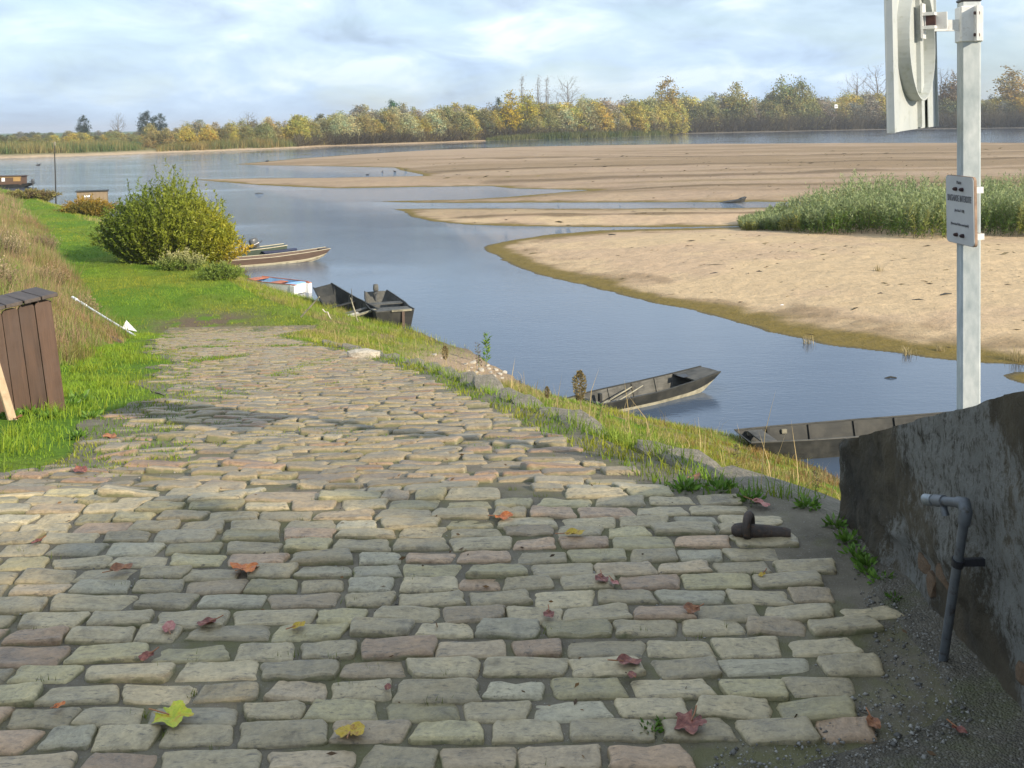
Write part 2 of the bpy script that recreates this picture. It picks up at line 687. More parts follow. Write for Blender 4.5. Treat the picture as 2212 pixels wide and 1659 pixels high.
def wall_material():
    m, t, b = new_mat('old rendered stone')
    co = coords(t, 'Object')
    n = noise(t, co, 2.4, 8, .68, .3)
    c = ramp_node(t, n, [(.30, (.032, .028, .020)), (.46, (.085, .071, .046)), (.60, (.150, .122, .075)), (.75, (.22, .185, .125))])
    # pale lichen in vertical runs
    st = coords(t, 'Object', (1, 1.9, 1.0))
    l = math_node(t, 'MULTIPLY', noise(t, st, 17.0, 9, .84), ramp_node(t, noise(t, coords(t, 'Object'), 1.7, 3, .5), [(.40, (.66,) * 3), (.58, (1.20,) * 3)]))
    c = mix_rgb(t, ramp_node(t, l, [(.485, (0, 0, 0)), (.60, (.95, .95, .95))]), c, (.34, .335, .30))
    # ochre stain low down
    sp = N(t, 'ShaderNodeSeparateXYZ')
    t.links.new(co, sp.inputs[0])
    low = math_node(t, 'MULTIPLY', ramp_node(t, sp.outputs[2], [(.0, (1,) * 3), (.55, (0,) * 3)]), ramp_node(t, noise(t, co, 6, 5, .7), [(.42, (0,) * 3), (.6, (1,) * 3)]))
    c = mix_rgb(t, low, c, (.16, .10, .045))
    g = math_node(t, 'MULTIPLY', ramp_node(t, sp.outputs[2], [(.0, (1,) * 3), (.25, (0,) * 3)]), ramp_node(t, noise(t, co, 9, 5, .7), [(.40, (0,) * 3), (.55, (1,) * 3)]))
    c = mix_rgb(t, g, c, (.06, .085, .02))
    t.links.new(c, b.inputs['Base Color'])
    b.inputs['Roughness'].default_value = .92
    bump(t, b, math_node(t, 'ADD', noise(t, co, 22, 9, .78), math_node(t, 'MULTIPLY', n, .6)), 1.0, .06)
    return m


M_wall = wall_material()
M_brick = simple('wall rubble', (.10, .062, .035), (.19, .115, .06), 14, .9, bstr=.6, bdist=.01, c3=(.24, .21, .17))


def galv():
    m, t, b = new_mat('galvanised steel')
    co = coords(t, 'Object', (1, 1, .45))
    n = noise(t, co, 16, 6, .65)
    c = ramp_node(t, n, [(.32, (.27, .315, .335)), (.5, (.38, .42, .435)), (.68, (.50, .53, .54))])
    t.links.new(c, b.inputs['Base Color'])
    b.inputs['Metallic'].default_value = .05
    t.links.new(ramp_node(t, n, [(.3, (.50,) * 3), (.7, (.7,) * 3)]), b.inputs['Roughness'])
    bump(t, b, noise(t, co, 60, 4, .6), .12, .003)
    return m


M_galv = galv()
M_alu = simple('sign aluminium', (.40, .43, .43), (.48, .50, .48), 8, .5, .15, .05, .002, c3=(.36, .38, .34))
M_clamp = simple('white painted clamp', (.62, .62, .61), (.72, .72, .71), 20, .4, .1, .1, .003, c3=(.55, .53, .50))
M_black = simple('black plastic', (.015, .015, .018), (.03, .03, .035), 20, .45)
M_bolt = simple('dark bolt', (.03, .02, .03), (.10, .05, .04), 40, .5, .4)
M_panel = simple('notice board face', (.40, .40, .41), (.50, .50, .50), 6, .55, 0, .05, .002, c3=(.45, .46, .45))
M_panel_edge = simple('notice board edge', (.20, .13, .09), (.32, .22, .16), 20, .8)
M_ink = simple('dark lettering', (.10, .10, .11), (.20, .20, .21), 60, .7)
M_pipe = simple('grey pipe', (.085, .095, .105), (.155, .165, .175), 14, .5, .3, .2, .004, c3=(.06, .052, .042))
M_brass = simple('pale brass end', (.20, .23, .26), (.32, .34, .34), 30, .35, .6)
M_iron = simple('rusty iron', (.035, .028, .024), (.085, .062, .048), 16, .7, .2, .6, .008, c3=(.12, .065, .035))


def wood(name, c1, c2, axis=0, scale=3.0, rough=.75, c3=None):
    m, t, b = new_mat(name)
    s = [9, 9, 9]
    s[axis] = .8
    co = coords(t, 'Object', tuple(s))
    n = noise(t, co, scale, 6, .65, .6)
    oi = N(t, 'ShaderNodeObjectInfo')
    c = ramp_node(t, n, [(.3, c1), (.7, c2)])
    if c3 is not None:
        n2 = noise(t, coords(t, 'Object'), 2.5, 6, .65)
        c = mix_rgb(t, ramp_node(t, n2, [(.46, (0,) * 3), (.66, (1,) * 3)]), c, c3)
    k = ramp_node(t, oi.outputs['Random'], [(0, (.78,) * 3), (1, (1.2,) * 3)])
    c = mix_rgb(t, 1.0, c, k, 'MULTIPLY')
    t.links.new(c, b.inputs['Base Color'])
    b.inputs['Roughness'].default_value = rough
    bump(t, b, n, .35, .006)
    return m


M_box = wood('brown stained wood', (.040, .022, .014), (.092, .050, .031), 2, 3.0, .6, (.075, .046, .034))
M_boxtop = wood('weathered dark wood', (.040, .031, .027), (.080, .062, .053), 1, 3, .65)
M_plank = wood('pale weathered plank', (.28, .20, .12), (.40, .30, .19), 2, 3, .8)
M_tar = wood('tarred boat wood', (.008, .009, .008), (.022, .023, .020), 0, 2, .7, (.036, .035, .029))
M_greyw = wood('grey weathered boat wood', (.055, .055, .049), (.125, .120, .105), 0, 2, .8, (.035, .035, .031))
M_palew = wood('bleached hull wood', (.24, .22, .155), (.38, .35, .26), 0, 2, .85, (.15, .14, .10))
M_brownw = wood('brown boat wood', (.055, .036, .026), (.10, .066, .048), 0, 2, .7)
M_greenw = wood('green boat paint', (.035, .05, .035), (.06, .085, .055), 0, 2, .6)
M_cream = simple('cream paint', (.40, .36, .25), (.50, .45, .33), 6, .6)
M_white = simple('white boat paint', (.74, .73, .70), (.82, .82, .80), 6, .5, c3=(.62, .58, .50))
M_blue = simple('light blue paint', (.20, .40, .66), (.30, .52, .78), 5, .5)
M_red = simple('faded red paint', (.34, .10, .05), (.46, .17, .09), 6, .6)
M_navy = simple('navy tarpaulin', (.015, .02, .05), (.03, .04, .09), 5, .6)
M_motor = simple('outboard cowl', (.05, .055, .06), (.10, .105, .11), 8, .35)
M_motorw = simple('pale motor band', (.6, .56, .55), (.7, .68, .66), 8, .4)
M_cabin = wood('cabin boarding', (.20, .15, .095), (.33, .25, .16), 2, 3, .8)
M_cabin2 = wood('houseboat boarding', (.085, .05, .03), (.15, .09, .055), 0, 3, .7)
M_cabin3 = simple('varnished wood', (.30, .18, .06), (.42, .27, .10), 8, .5)
M_rope = simple('pale rope', (.45, .40, .32), (.62, .57, .48), 30, .9)
M_whitep = simple('chalky white plastic', (.75, .76, .78), (.85, .86, .88), 10, .5)
M_glassd = simple('dark window glass', (.03, .04, .045), (.06, .07, .08), 5, .1)
M_lime = simple('quay house limestone', (.52, .47, .38), (.62, .57, .47), 2, .9, bstr=.3)
M_slate = simple('slate roof', (.05, .055, .065), (.09, .095, .105), 3, .7)
M_kerb = simple('edging stone', (.19, .165, .125), (.31, .275, .21), 9, .85, bstr=.8, bdist=.03, c3=(.10, .10, .045))
M_rubble = simple('pale rubble', (.38, .34, .27), (.55, .50, .42), 9, .9, bstr=.7, bdist=.02, c3=(.22, .19, .14))

# ------------------------------------------------------------------ the near bank
def grid_faces(nr, nc):
    i = np.arange(nr - 1)[:, None] * nc + np.arange(nc - 1)[None, :]
    return np.stack([i, i + 1, i + nc + 1, i + nc], -1).reshape(-1, 4)


def near_bank():
    ys = np.concatenate([np.linspace(-20, 1.2, 14), np.exp(np.linspace(math.log(1.5), math.log(160), 480))])
    u = np.linspace(-1, 1, 330)
    off = np.sign(u) * (np.abs(u) ** 2.6) * 60 + u * 9
    Y = np.repeat(ys[:, None], len(u), 1)
    mid = (X_kerb(Y) + X_left(Y).clip(-6)) / 2
    X = mid + off[None, :]
    Z = ground_z(X, Y)
    xf, xl, xk, xs = X_foot(Y), X_left(Y), X_kerb(Y), X_shore(Y)
    g1, g2, g3 = fbm(X * .35, Y * .35, 21), fbm(X * 1.6, Y * 1.6, 31), fbm(X * .9, Y * .9, 41)
    green = np.array([.095, .175, .018])
    yellow = np.array([.17, .19, .03])
    straw = np.array([.24, .18, .10])
    dirt = np.array([.14, .105, .07])
    mud = np.array([.10, .085, .06])
    def mixc(a, b, f):
        return a * (1 - f[..., None]) + b * f[..., None]
    C = np.broadcast_to(green, X.shape + (3,)).copy()
    C = mixc(C, yellow, sstep(.45, .62, g1) * .5)
    bank = sstep(.0, .6, X - xk) * (Y < 70)
    C = mixc(C, np.broadcast_to(yellow, C.shape), bank * sstep(.35, .6, g2))
    C = mixc(C, np.broadcast_to(straw, C.shape), bank * sstep(.50, .66, g3))
    emb = sstep(-.2, .9, xf - X + (g2 - .5) * 1.2)
    C = mixc(C, np.broadcast_to(straw, C.shape), emb * (.55 + .45 * sstep(.4, .6, g3)))
    # bare earth where the path leaves the paving
    pp = G(440, 700)
    bare = np.exp(-(((X - pp.x) / 1.7) ** 2 + ((Y - pp.y) / 2.2) ** 2)) * sstep(.40, .55, g2 + .08)
    C = mixc(C, np.broadcast_to(dirt, C.shape), np.clip(bare * 1.3, 0, 1))
    C = mixc(C, np.broadcast_to(mud, C.shape), sstep(.28, .02, Z))
    rb = G(1000, 795)
    rub = np.exp(-(((X - rb.x) / 1.6) ** 2 + ((Y - rb.y) / 3.5) ** 2))
    C = mixc(C, np.broadcast_to(np.array([.34, .25, .17]), C.shape), np.clip(rub * 1.4, 0, 1))
    pave = (X > xl) & (X < xk) & (Y < Y_END)
    C[pave] = (.12, .11, .08)
    me = np_mesh('ground', np.stack([X, Y, Z], -1).reshape(-1, 3), grid_faces(len(ys), len(u)), C.reshape(-1, 3), M_ground, True)
    return tag(obj('ground', me), kind='structure')


near_bank()

# ------------------------------------------------------------------ river bed, water
def big_sheet(name, z, mat, x0, x1, y0, y1):
    me = np_mesh(name, [(x0, y0, z), (x1, y0, z), (x1, y1, z), (x0, y1, z)], [(0, 1, 2, 3)], [(.10, .085, .06)] * 4, mat)
    return tag(obj(name, me), kind='structure')


big_sheet('river_bed', -1.7, M_far_ground, -6000, 6000, -2000, 9000)
big_sheet('water', 0.0, M_water, -3000, 3000, -30, 2500)

# ------------------------------------------------------------------ sandbars
BARS = [
    [(1040, 535), (1052, 545), (1075, 556), (1100, 570), (1150, 588), (1200, 604), (1280, 622), (1350, 640), (1430, 658), (1500, 672), (1600, 702), (1700, 728), (1800, 746), (1900, 760),
     (2000, 772), (2100, 782), (2212, 790), (2500, 812), (3000, 830), (3000, 480), (2212, 480), (1900, 485), (1600, 490), (1480, 493), (1300, 497), (1200, 505), (1120, 516), (1060, 527)],
    [(2155, 809), (2190, 801), (2250, 797), (2500, 800), (2500, 850), (2300, 838), (2212, 829), (2175, 821)],
    [(840, 451), (870, 457), (885, 468), (930, 478), (1000, 485), (1100, 489), (1250, 490.5), (1470, 491), (1620, 489), (1750, 495), (3000, 495), (3000, 445), (1720, 447), (1640, 448.5),
     (1300, 450.5), (1000, 450)],
    [(795, 435), (900, 438), (1000, 438.5), (1300, 437.5), (1560, 437), (1640, 436), (1700, 437), (3000, 441), (3000, 309), (2212, 309.5), (1900, 310), (1500, 312), (1300, 315), (1100, 319), (900, 326),
     (760, 334), (640, 343), (505, 355), (560, 357), (700, 359), (850, 362), (865, 368), (910, 377), (915, 380), (800, 382), (700, 384), (560, 385), (415, 388), (470, 393), (560, 400),
     (640, 404), (720, 407), (800, 406), (900, 404), (1060, 402), (1100, 407), (1200, 409), (1270, 411), (1180, 418), (1100, 425), (1000, 431), (900, 433)],
]


def poly_sd(P, X, Y):
    """Signed distance, positive inside."""
    d2 = np.full(X.shape, 1e18)
    ins = np.zeros(X.shape, bool)
    n = len(P)
    for i in range(n):
        ax, ay = P[i]
        bx, by = P[(i + 1) % n]
        ex, ey = bx - ax, by - ay
        wx, wy = X - ax, Y - ay
        t = np.clip((wx * ex + wy * ey) / (ex * ex + ey * ey), 0, 1)
        d2 = np.minimum(d2, (wx - t * ex) ** 2 + (wy - t * ey) ** 2)
        cr = (ay > Y) != (by > Y)
        with np.errstate(divide='ignore', invalid='ignore'):
            xx = ex * (Y - ay) / (ey if abs(ey) > 1e-9 else 1e-9) + ax
        ins ^= cr & (X < xx)
    d = np.sqrt(d2)
    return np.where(ins, d, -d)


BARW = [[tuple(PZ(x, y)[:2]) for x, y in B] for B in BARS]


def sand_z(X, Y):
    sd = np.max(np.stack([poly_sd(P, X, Y) for P in BARW]), 0)
    sd = sd + (fbm(X * .9, Y * .9, 55) - .5) * .55 * np.clip(1 - np.abs(sd) / 3, 0, 1)
    n = fbm(X * .16, Y * .10, 61)
    up = .02 * np.minimum(sd, 5) + .55 * (1 - np.exp(-np.maximum(sd - 3, 0) / 9.0))
    up = up * (.75 + .5 * n) + (fbm(X * .8, Y * .8, 71) - .5) * .05 * np.clip(sd / 4, 0, 1)
    return np.where(sd > 0, up, np.maximum(sd * .22, -1.6)), sd


def sandbars():
    ys = np.exp(np.linspace(math.log(26), math.log(330), 640))
    us = np.linspace(-.36, .86, 470)
    Y = np.repeat(ys[:, None], len(us), 1)
    X = us[None, :] * Y
    Z, sd = sand_z(X, Y)
    dry = np.array([.53, .395, .240])
    pink = np.array([.49, .355, .230])
    wet = np.array([.205, .145, .080])
    algae = np.array([.175, .130, .035])
    n1 = fbm(X * .25, Y * .25, 81)
    n2 = fbm(X * .035, Y * .22, 91)
    n3 = fbm(X * .7, Y * .7, 95)
    def mixc(a, b, f):
        return a * (1 - f[..., None]) + np.broadcast_to(b, a.shape) * f[..., None]
    C = mixc(np.broadcast_to(dry, X.shape + (3,)).copy(), pink, sstep(.4, .65, n1))
    # the bars farther out lie lower: long damp bands between dry ridges
    farf = sstep(72, 105, Y)
    n5 = fbm(X * .010, Y * .075, 93)
    C = mixc(C, np.array([.285, .21, .15]), farf * .68)
    C = mixc(C, wet * 1.1, farf * sstep(.42, .58, n5 * .6 + n2 * .4) * .75)
    C = mixc(C, np.array([.24, .185, .085]), farf * sstep(.5, .62, n2) * sstep(140, 95, Y) * .6)
    # old run-off channels, still damp
    for pl, wd in (([(880, 374), (1300, 367), (1800, 357), (2400, 347)], 2.2), ([(1080, 396), (1500, 389), (1780, 382), (1880, 376)], 2.6), ([(1000, 349), (1500, 345), (2300, 334)], 2.0),
                   ([(1300, 414), (1600, 409), (2300, 404)], 1.3), ([(1700, 468), (1300, 470), (1000, 471)], .9)):
        Pw = [tuple(PZ(*q)[:2]) for q in pl]
        d2 = np.full(X.shape, 1e9)
        for (ax, ay), (bx, by) in zip(Pw[:-1], Pw[1:]):
            ex, ey = bx - ax, by - ay
            tt = np.clip(((X - ax) * ex + (Y - ay) * ey) / (ex * ex + ey * ey), 0, 1)
            d2 = np.minimum(d2, (X - ax - tt * ex) ** 2 + (Y - ay - tt * ey) ** 2)
        dd = np.sqrt(d2) + (n1 - .5) * 2.2
        C = mixc(C, np.array([.15, .105, .06]), sstep(wd * 1.6, wd * .3, dd) * .85)
    wl = np.interp(Y, [20, 32, 50, 75, 140], [3.2, 3.6, 2.6, 1.6, 2.4]) * (.15 + 1.3 * n1) * (.6 + .8 * n3)
    C = mixc(C, wet, sstep(wl * 1.7, wl, sd) * (.30 + .4 * sstep(.4, .6, n3)))
    C = mixc(C, algae, sstep(wl * 1.05, wl * .5, sd))
    C = mixc(C, np.array([.10, .085, .05]), sstep(.35, .05, sd))
    me = np_mesh('sandbar', np.stack([X, Y, Z], -1).reshape(-1, 3), grid_faces(len(ys), len(us)), C.reshape(-1, 3), M_sand, True)
    tag(obj('sandbar', me), kind='structure')


sandbars()

# ------------------------------------------------------------------ far bank
FAR = [(-1400, 420), (-700, 380), (-200, 350), (0, 342), (150, 338), (330, 331), (480, 326), (640, 319.5), (700, 316), (820, 312.5), (900, 310), (1060, 304), (1200, 300.5), (1300, 298), (1440, 292.5),
       (1470, 289), (1700, 284), (1900, 280), (2212, 276.5), (2700, 272), (3600, 268)]
FARW = [PZ(x, y) for x, y in FAR]


def far_shore(x):
    """World point of the far water line under picture column x."""
    xs = [p[0] for p in FAR]
    y = np.interp(x, xs, [p[1] for p in FAR])
    return PZ(x, float(y))


def far_bank():
    us = np.linspace(-1400, 3600, 420)
    k = np.array([.985, 1.0, 1.012, 1.03, 1.06, 1.12, 1.25, 1.6, 2.4, 5, 12])
    zz = np.array([-.6, .02, .35, .9, 1.3, 1.6, 1.8, 2.0, 2.2, 2.6, 3.0])
    V, C = [], []
    for i, kk in enumerate(k):
        for u in us:
            p = far_shore(u)
            jit = 1 + (fbm(u * .02, i * .7, 5) - .5) * .01
            V.append((p.x * kk * jit, p.y * kk * jit, zz[i] + (vnoise(u * .05, i, 6) - .5) * .2 * (i > 1)))
            sandy = u < 1060
            if i <= 2:
                C.append((.42, .32, .21) if sandy else (.16, .14, .11))
            elif i <= 4:
                C.append((.16, .15, .07))
            else:
                C.append((.055, .11, .03) if u < 320 else (.10, .11, .04))
    me = np_mesh('far_bank', V, grid_faces(len(k), len(us)), C, M_far_ground, True)
    tag(obj('far_bank', me), kind='structure')


far_bank()

# ------------------------------------------------------------------ cobbled ramp
def cobbled_ramp():
    ys = np.concatenate([np.linspace(-19, 1.5, 20), np.arange(1.6, Y_END + .05, .09)])
    us = np.linspace(0, 1, 60)
    Y = np.repeat(ys[:, None], len(us), 1)
    xl, xk = X_left(Y) + .0, X_kerb(Y) - .02
    X = xl + (xk - xl) * us[None, :]
    Z = ground_z(X, Y, False) + .006 + (fbm(X * 5, Y * 5, 13) - .5) * .012
    me = np_mesh('cobbled_ramp', np.stack([X, Y, Z], -1).reshape(-1, 3), grid_faces(len(ys), len(us)), None, M_joint, True)
    return tag(obj('cobbled_ramp', me), kind='structure')


RAMP = cobbled_ramp()


def cobble_shape(rng, nx, ny):
    """A worn sett: unit footprint, domed irregular top, flanks down to -1."""
    us, vs = np.linspace(-1, 1, nx), np.linspace(-1, 1, ny)
    us = np.sign(us) * np.abs(us) ** .38
    vs = np.sign(vs) * np.abs(vs) ** .38
    U, Vv = np.meshgrid(us, vs)
        # round the corners off, then warp the outline
    k = 1 / np.maximum(1, (np.abs(U) ** 14 + np.abs(Vv) ** 14) ** (1 / 14))
    sk, tp, tq = rng.normal(0, .10), rng.normal(0, .07), rng.normal(0, .07)
    s0 = int(rng.integers(1000))
    X = U * k * (1 + tp * Vv) + sk * Vv * .5 + (vnoise(U * 2.3 + 9, Vv * 2.3 + s0, s0) - .5) * .12 + (vnoise(U * 6 + 3, Vv * 6 + s0, s0 + 1) - .5) * .035
    Yc = Vv * k * (1 + tq * U) + (vnoise(U * 1.8 + 40, Vv * 1.8 + s0, s0 + 5) - .5) * .15 + (vnoise(U * 7 + 13, Vv * 4 + s0, s0 + 2) - .5) * .06
    e = np.clip(np.maximum(np.abs(U), np.abs(Vv)), 0, 1)
    Z = -.22 * e ** 22 - .04 * (U * .8) ** 2 - .05 * (Vv * .9) ** 2 + (vnoise(U * 1.6 + s0, Vv * 1.6, s0 + 9) - .5) * .22 + (vnoise(U * 4.5 + s0, Vv * 3.5, s0 + 3) - .5) * .14 + rng.normal(0, .06) * U + rng.normal(0, .06) * Vv
    V = np.stack([X * .5, Yc * .5, Z], -1).reshape(-1, 3)
    edge = (e ** 16 * .5).reshape(-1)
    Fs = grid_faces(ny, nx).tolist()
    border = [i for i in range(nx)] + [j * nx + nx - 1 for j in range(1, ny)] + [(ny - 1) * nx + i for i in range(nx - 2, -1, -1)] + [j * nx for j in range(ny - 2, 0, -1)]
    B = V[border].copy()
    B[:, :2] *= 1.03
    B[:, 2] = -1.25
    b0 = len(V)
    V = np.concatenate([V, B])
    edge = np.concatenate([edge, np.ones(len(B))])
    nb = len(border)
    for i in range(nb):
        j = (i + 1) % nb
        Fs.append([border[j], border[i], b0 + i, b0 + j])
    return V, np.array(Fs), edge


def sett_colour(rng, Y):
    base = np.array([.415, .352, .240])
    r = rng.random()
    if r < .10:
        base = np.array([.420, .300, .210])
    elif r < .22:
        base = np.array([.390, .355, .270])
    elif r < .40:
        base = np.array([.395, .345, .210])
    elif r < .50:
        base = np.array([.415, .330, .230])
    if Y > KY + .2:
        base = base * np.array([.74, .71, .70])
    return base * np.array([1.0, .97, .88]) * (.72 + rng.random() * .44)


def lay_setts():
    rng = np.random.default_rng(5)
    near = [cobble_shape(rng, 11, 9) for _ in range(30)]
    far = [cobble_shape(rng, 7, 5) for _ in range(22)]
    near_me = []
    for i, (V, Fs, e) in enumerate(near):
        me = np_mesh('cobble', V, Fs, None, M_cob, True)
        a = me.attributes.new('edge', 'FLOAT', 'POINT')
        a.data.foreach_set('value', e.astype(np.float32))
        near_me.append(me)
    lay = []
    y = .55
    while y < Y_END - .05:
        on_ramp = y > KY
        pitch = .104 if not on_ramp else .122
        x0 = float(X_left(y) if on_ramp and y > 5 else max(X_left(y), -4.4)) + rng.random() * .2
        x1 = float(X_kerb(y)) - (.24 if on_ramp else .17)
        x = x0
        row_sk = rng.normal(0, .0014)
        while x < x1:
            w = float(np.clip(rng.normal(.186 if not on_ramp else .21, .026 if not on_ramp else .05), .11, .36))
            d = float(np.clip(rng.normal(.090 if not on_ramp else .104, .007), .06, .14))
            cx, cy = x + w / 2, y + rng.normal(0, .005) + row_sk * (x - x0) + .014 * math.sin(x * 1.3 + y)
            ok = x + w < x1 + .05
            # gravelled corner and gutter by the wall
            if not on_ramp:
                lim = np.interp(cy, [0, 2.3, 2.42, 2.52, 2.65, 3.0, 3.4], [.30, .42, .58, .90, 1.06, 1.10, 1.14])
                ok = ok and cx + w / 2 < lim + rng.normal(0, .04)
            # the far end of the ramp is overgrown
            if on_ramp and cy > 9 and vnoise(cx * 1.1, cy * .7, 77) > .83:
                ok = False
            if on_ramp and rng.random() < .05:
                ok = False
            edge = cx - float(X_left(cy))
            if on_ramp and cy > 5 and edge < .9 and rng.random() < .75 * (1 - edge / .9):
                ok = False
            if ok:
                lay.append((cx, cy, w, d))
            x += w + float(np.clip(rng.normal(.017, .008), .004, .06))
        y += pitch
    # those that show largest become single stones, the others one mass
    def vis(p):
        cx, cy, w, d = p
        u = cx / cy
        v = (E - float(ground_z(cx, cy, False))) / cy
        inside = abs(u) < .515 and v < .655
        return (0 if inside else 1, cy)
    lay.sort(key=vis)
    Vs, Fs, Cs, Es, base = [], [], [], [], 0
    for i, (cx, cy, w, d) in enumerate(lay):
        slope = -math.atan(RS) if cy > KY else 0
        z = float(ground_z(cx, cy, False)) + .020 + rng.normal(0, .0035 if cy < KY else .0075)
        c = sett_colour(rng, cy)
        jt = .022 if cy < KY else .045
        rz, rx, ry = rng.normal(0, .035), slope + rng.normal(0, jt), rng.normal(0, jt)
        flip = math.pi if rng.random() < .5 else 0
        h = .034
        if i < 300:
            o = obj('cobble', near_me[int(rng.integers(len(near_me)))], RAMP)
            o.location = (cx, cy, z)
            o.rotation_euler = (rx if not flip else -rx, ry, rz + flip)
            o.scale = (w, d, h)
            o.color = (c[0], c[1], c[2], 1)
        else:
            V, Fc, e = far[int(rng.integers(len(far)))]
            P = V * np.array([w, d, h])
            m = np.array(Euler((rx if not flip else -rx, ry, rz + flip)).to_matrix())
            P = P @ m.T + np.array([cx, cy, z])
            Vs.append(P)
            Fs.append(Fc + base)
            Cs.append(np.repeat(c[None, :], len(V), 0))
            Es.append(e)
            base += len(V)
    me = np_mesh('cobbles', np.concatenate(Vs), np.concatenate(Fs), np.concatenate(Cs), M_cobs, True)
    a = me.attributes.new('edge', 'FLOAT', 'POINT')
    a.data.foreach_set('value', np.concatenate(Es).astype(np.float32))
    o = obj('cobbles', me, RAMP)
    tag(o, kind='stuff')
    return lay


LAY = lay_setts()


def shaded_gravel_patch():
    # loose gravel where setts are missing, its colour darkened for the wall's shade
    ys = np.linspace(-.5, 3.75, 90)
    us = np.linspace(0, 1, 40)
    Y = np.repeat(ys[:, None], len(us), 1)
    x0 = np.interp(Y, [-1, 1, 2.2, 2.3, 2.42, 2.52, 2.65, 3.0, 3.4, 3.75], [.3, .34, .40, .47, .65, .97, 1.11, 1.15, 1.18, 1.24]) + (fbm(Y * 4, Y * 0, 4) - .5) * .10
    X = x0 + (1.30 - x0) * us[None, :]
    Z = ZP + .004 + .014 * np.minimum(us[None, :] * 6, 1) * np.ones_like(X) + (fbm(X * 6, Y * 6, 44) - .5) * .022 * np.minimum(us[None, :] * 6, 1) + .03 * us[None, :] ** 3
    me = np_mesh('gravel', np.stack([X, Y, Z], -1).reshape(-1, 3), grid_faces(len(ys), len(us)), None, M_shaded_gravel, True)
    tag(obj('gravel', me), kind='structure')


shaded_gravel_patch()


def rock_mesh(name, rng, mat, flat=.5, n=2):
    bm = bmesh.new()
    bmesh.ops.create_icosphere(bm, subdivisions=n, radius=.5)
    s = int(rng.integers(999))
    for v in bm.verts:
        p = v.co.copy()
        k = 1 + (float(vnoise(p.x * 3 + s, p.y * 3 + p.z * 2, s)) - .5) * .55
        v.co = Vector((p.x * k, p.y * k, p.z * k * flat))
        for ax in range(3):      # chop facets
            lim = (.40, .40, .36 * flat)[ax]
            v.co[ax] = max(-lim, min(lim, v.co[ax])) * (1 + rng.normal(0, .02))
    me = bpy.data.meshes.new(name)
    bm.to_mesh(me)
    bm.free()
    me.materials.append(mat)
    return me


def kerb():
    rng = np.random.default_rng(8)
    vs = [rock_mesh('kerb_stone', rng, M_kerb, .45) for _ in range(10)]
    y = 3.95
    while y < 21:
        L = float(rng.uniform(.35, .85))
        x, xn = float(X_kerb(y)), float(X_kerb(y + L * .8))
        a = math.atan2(L * .8, xn - x)
        if rng.random() < .88:
            o = obj('kerb_stone', vs[int(rng.integers(10))], RAMP)
            cx, cy = (x + xn) / 2 + .10, y + L * .4
            o.location = (cx, cy, float(ground_z(cx - .12, cy, False)) - .012)
            o.rotation_euler = (rng.normal(0, .05) , rng.normal(0, .05) , a + rng.normal(0, .06))
            o.scale = (L * 1.2, float(rng.uniform(.24, .34)), .22)
        y += L * .85


kerb()

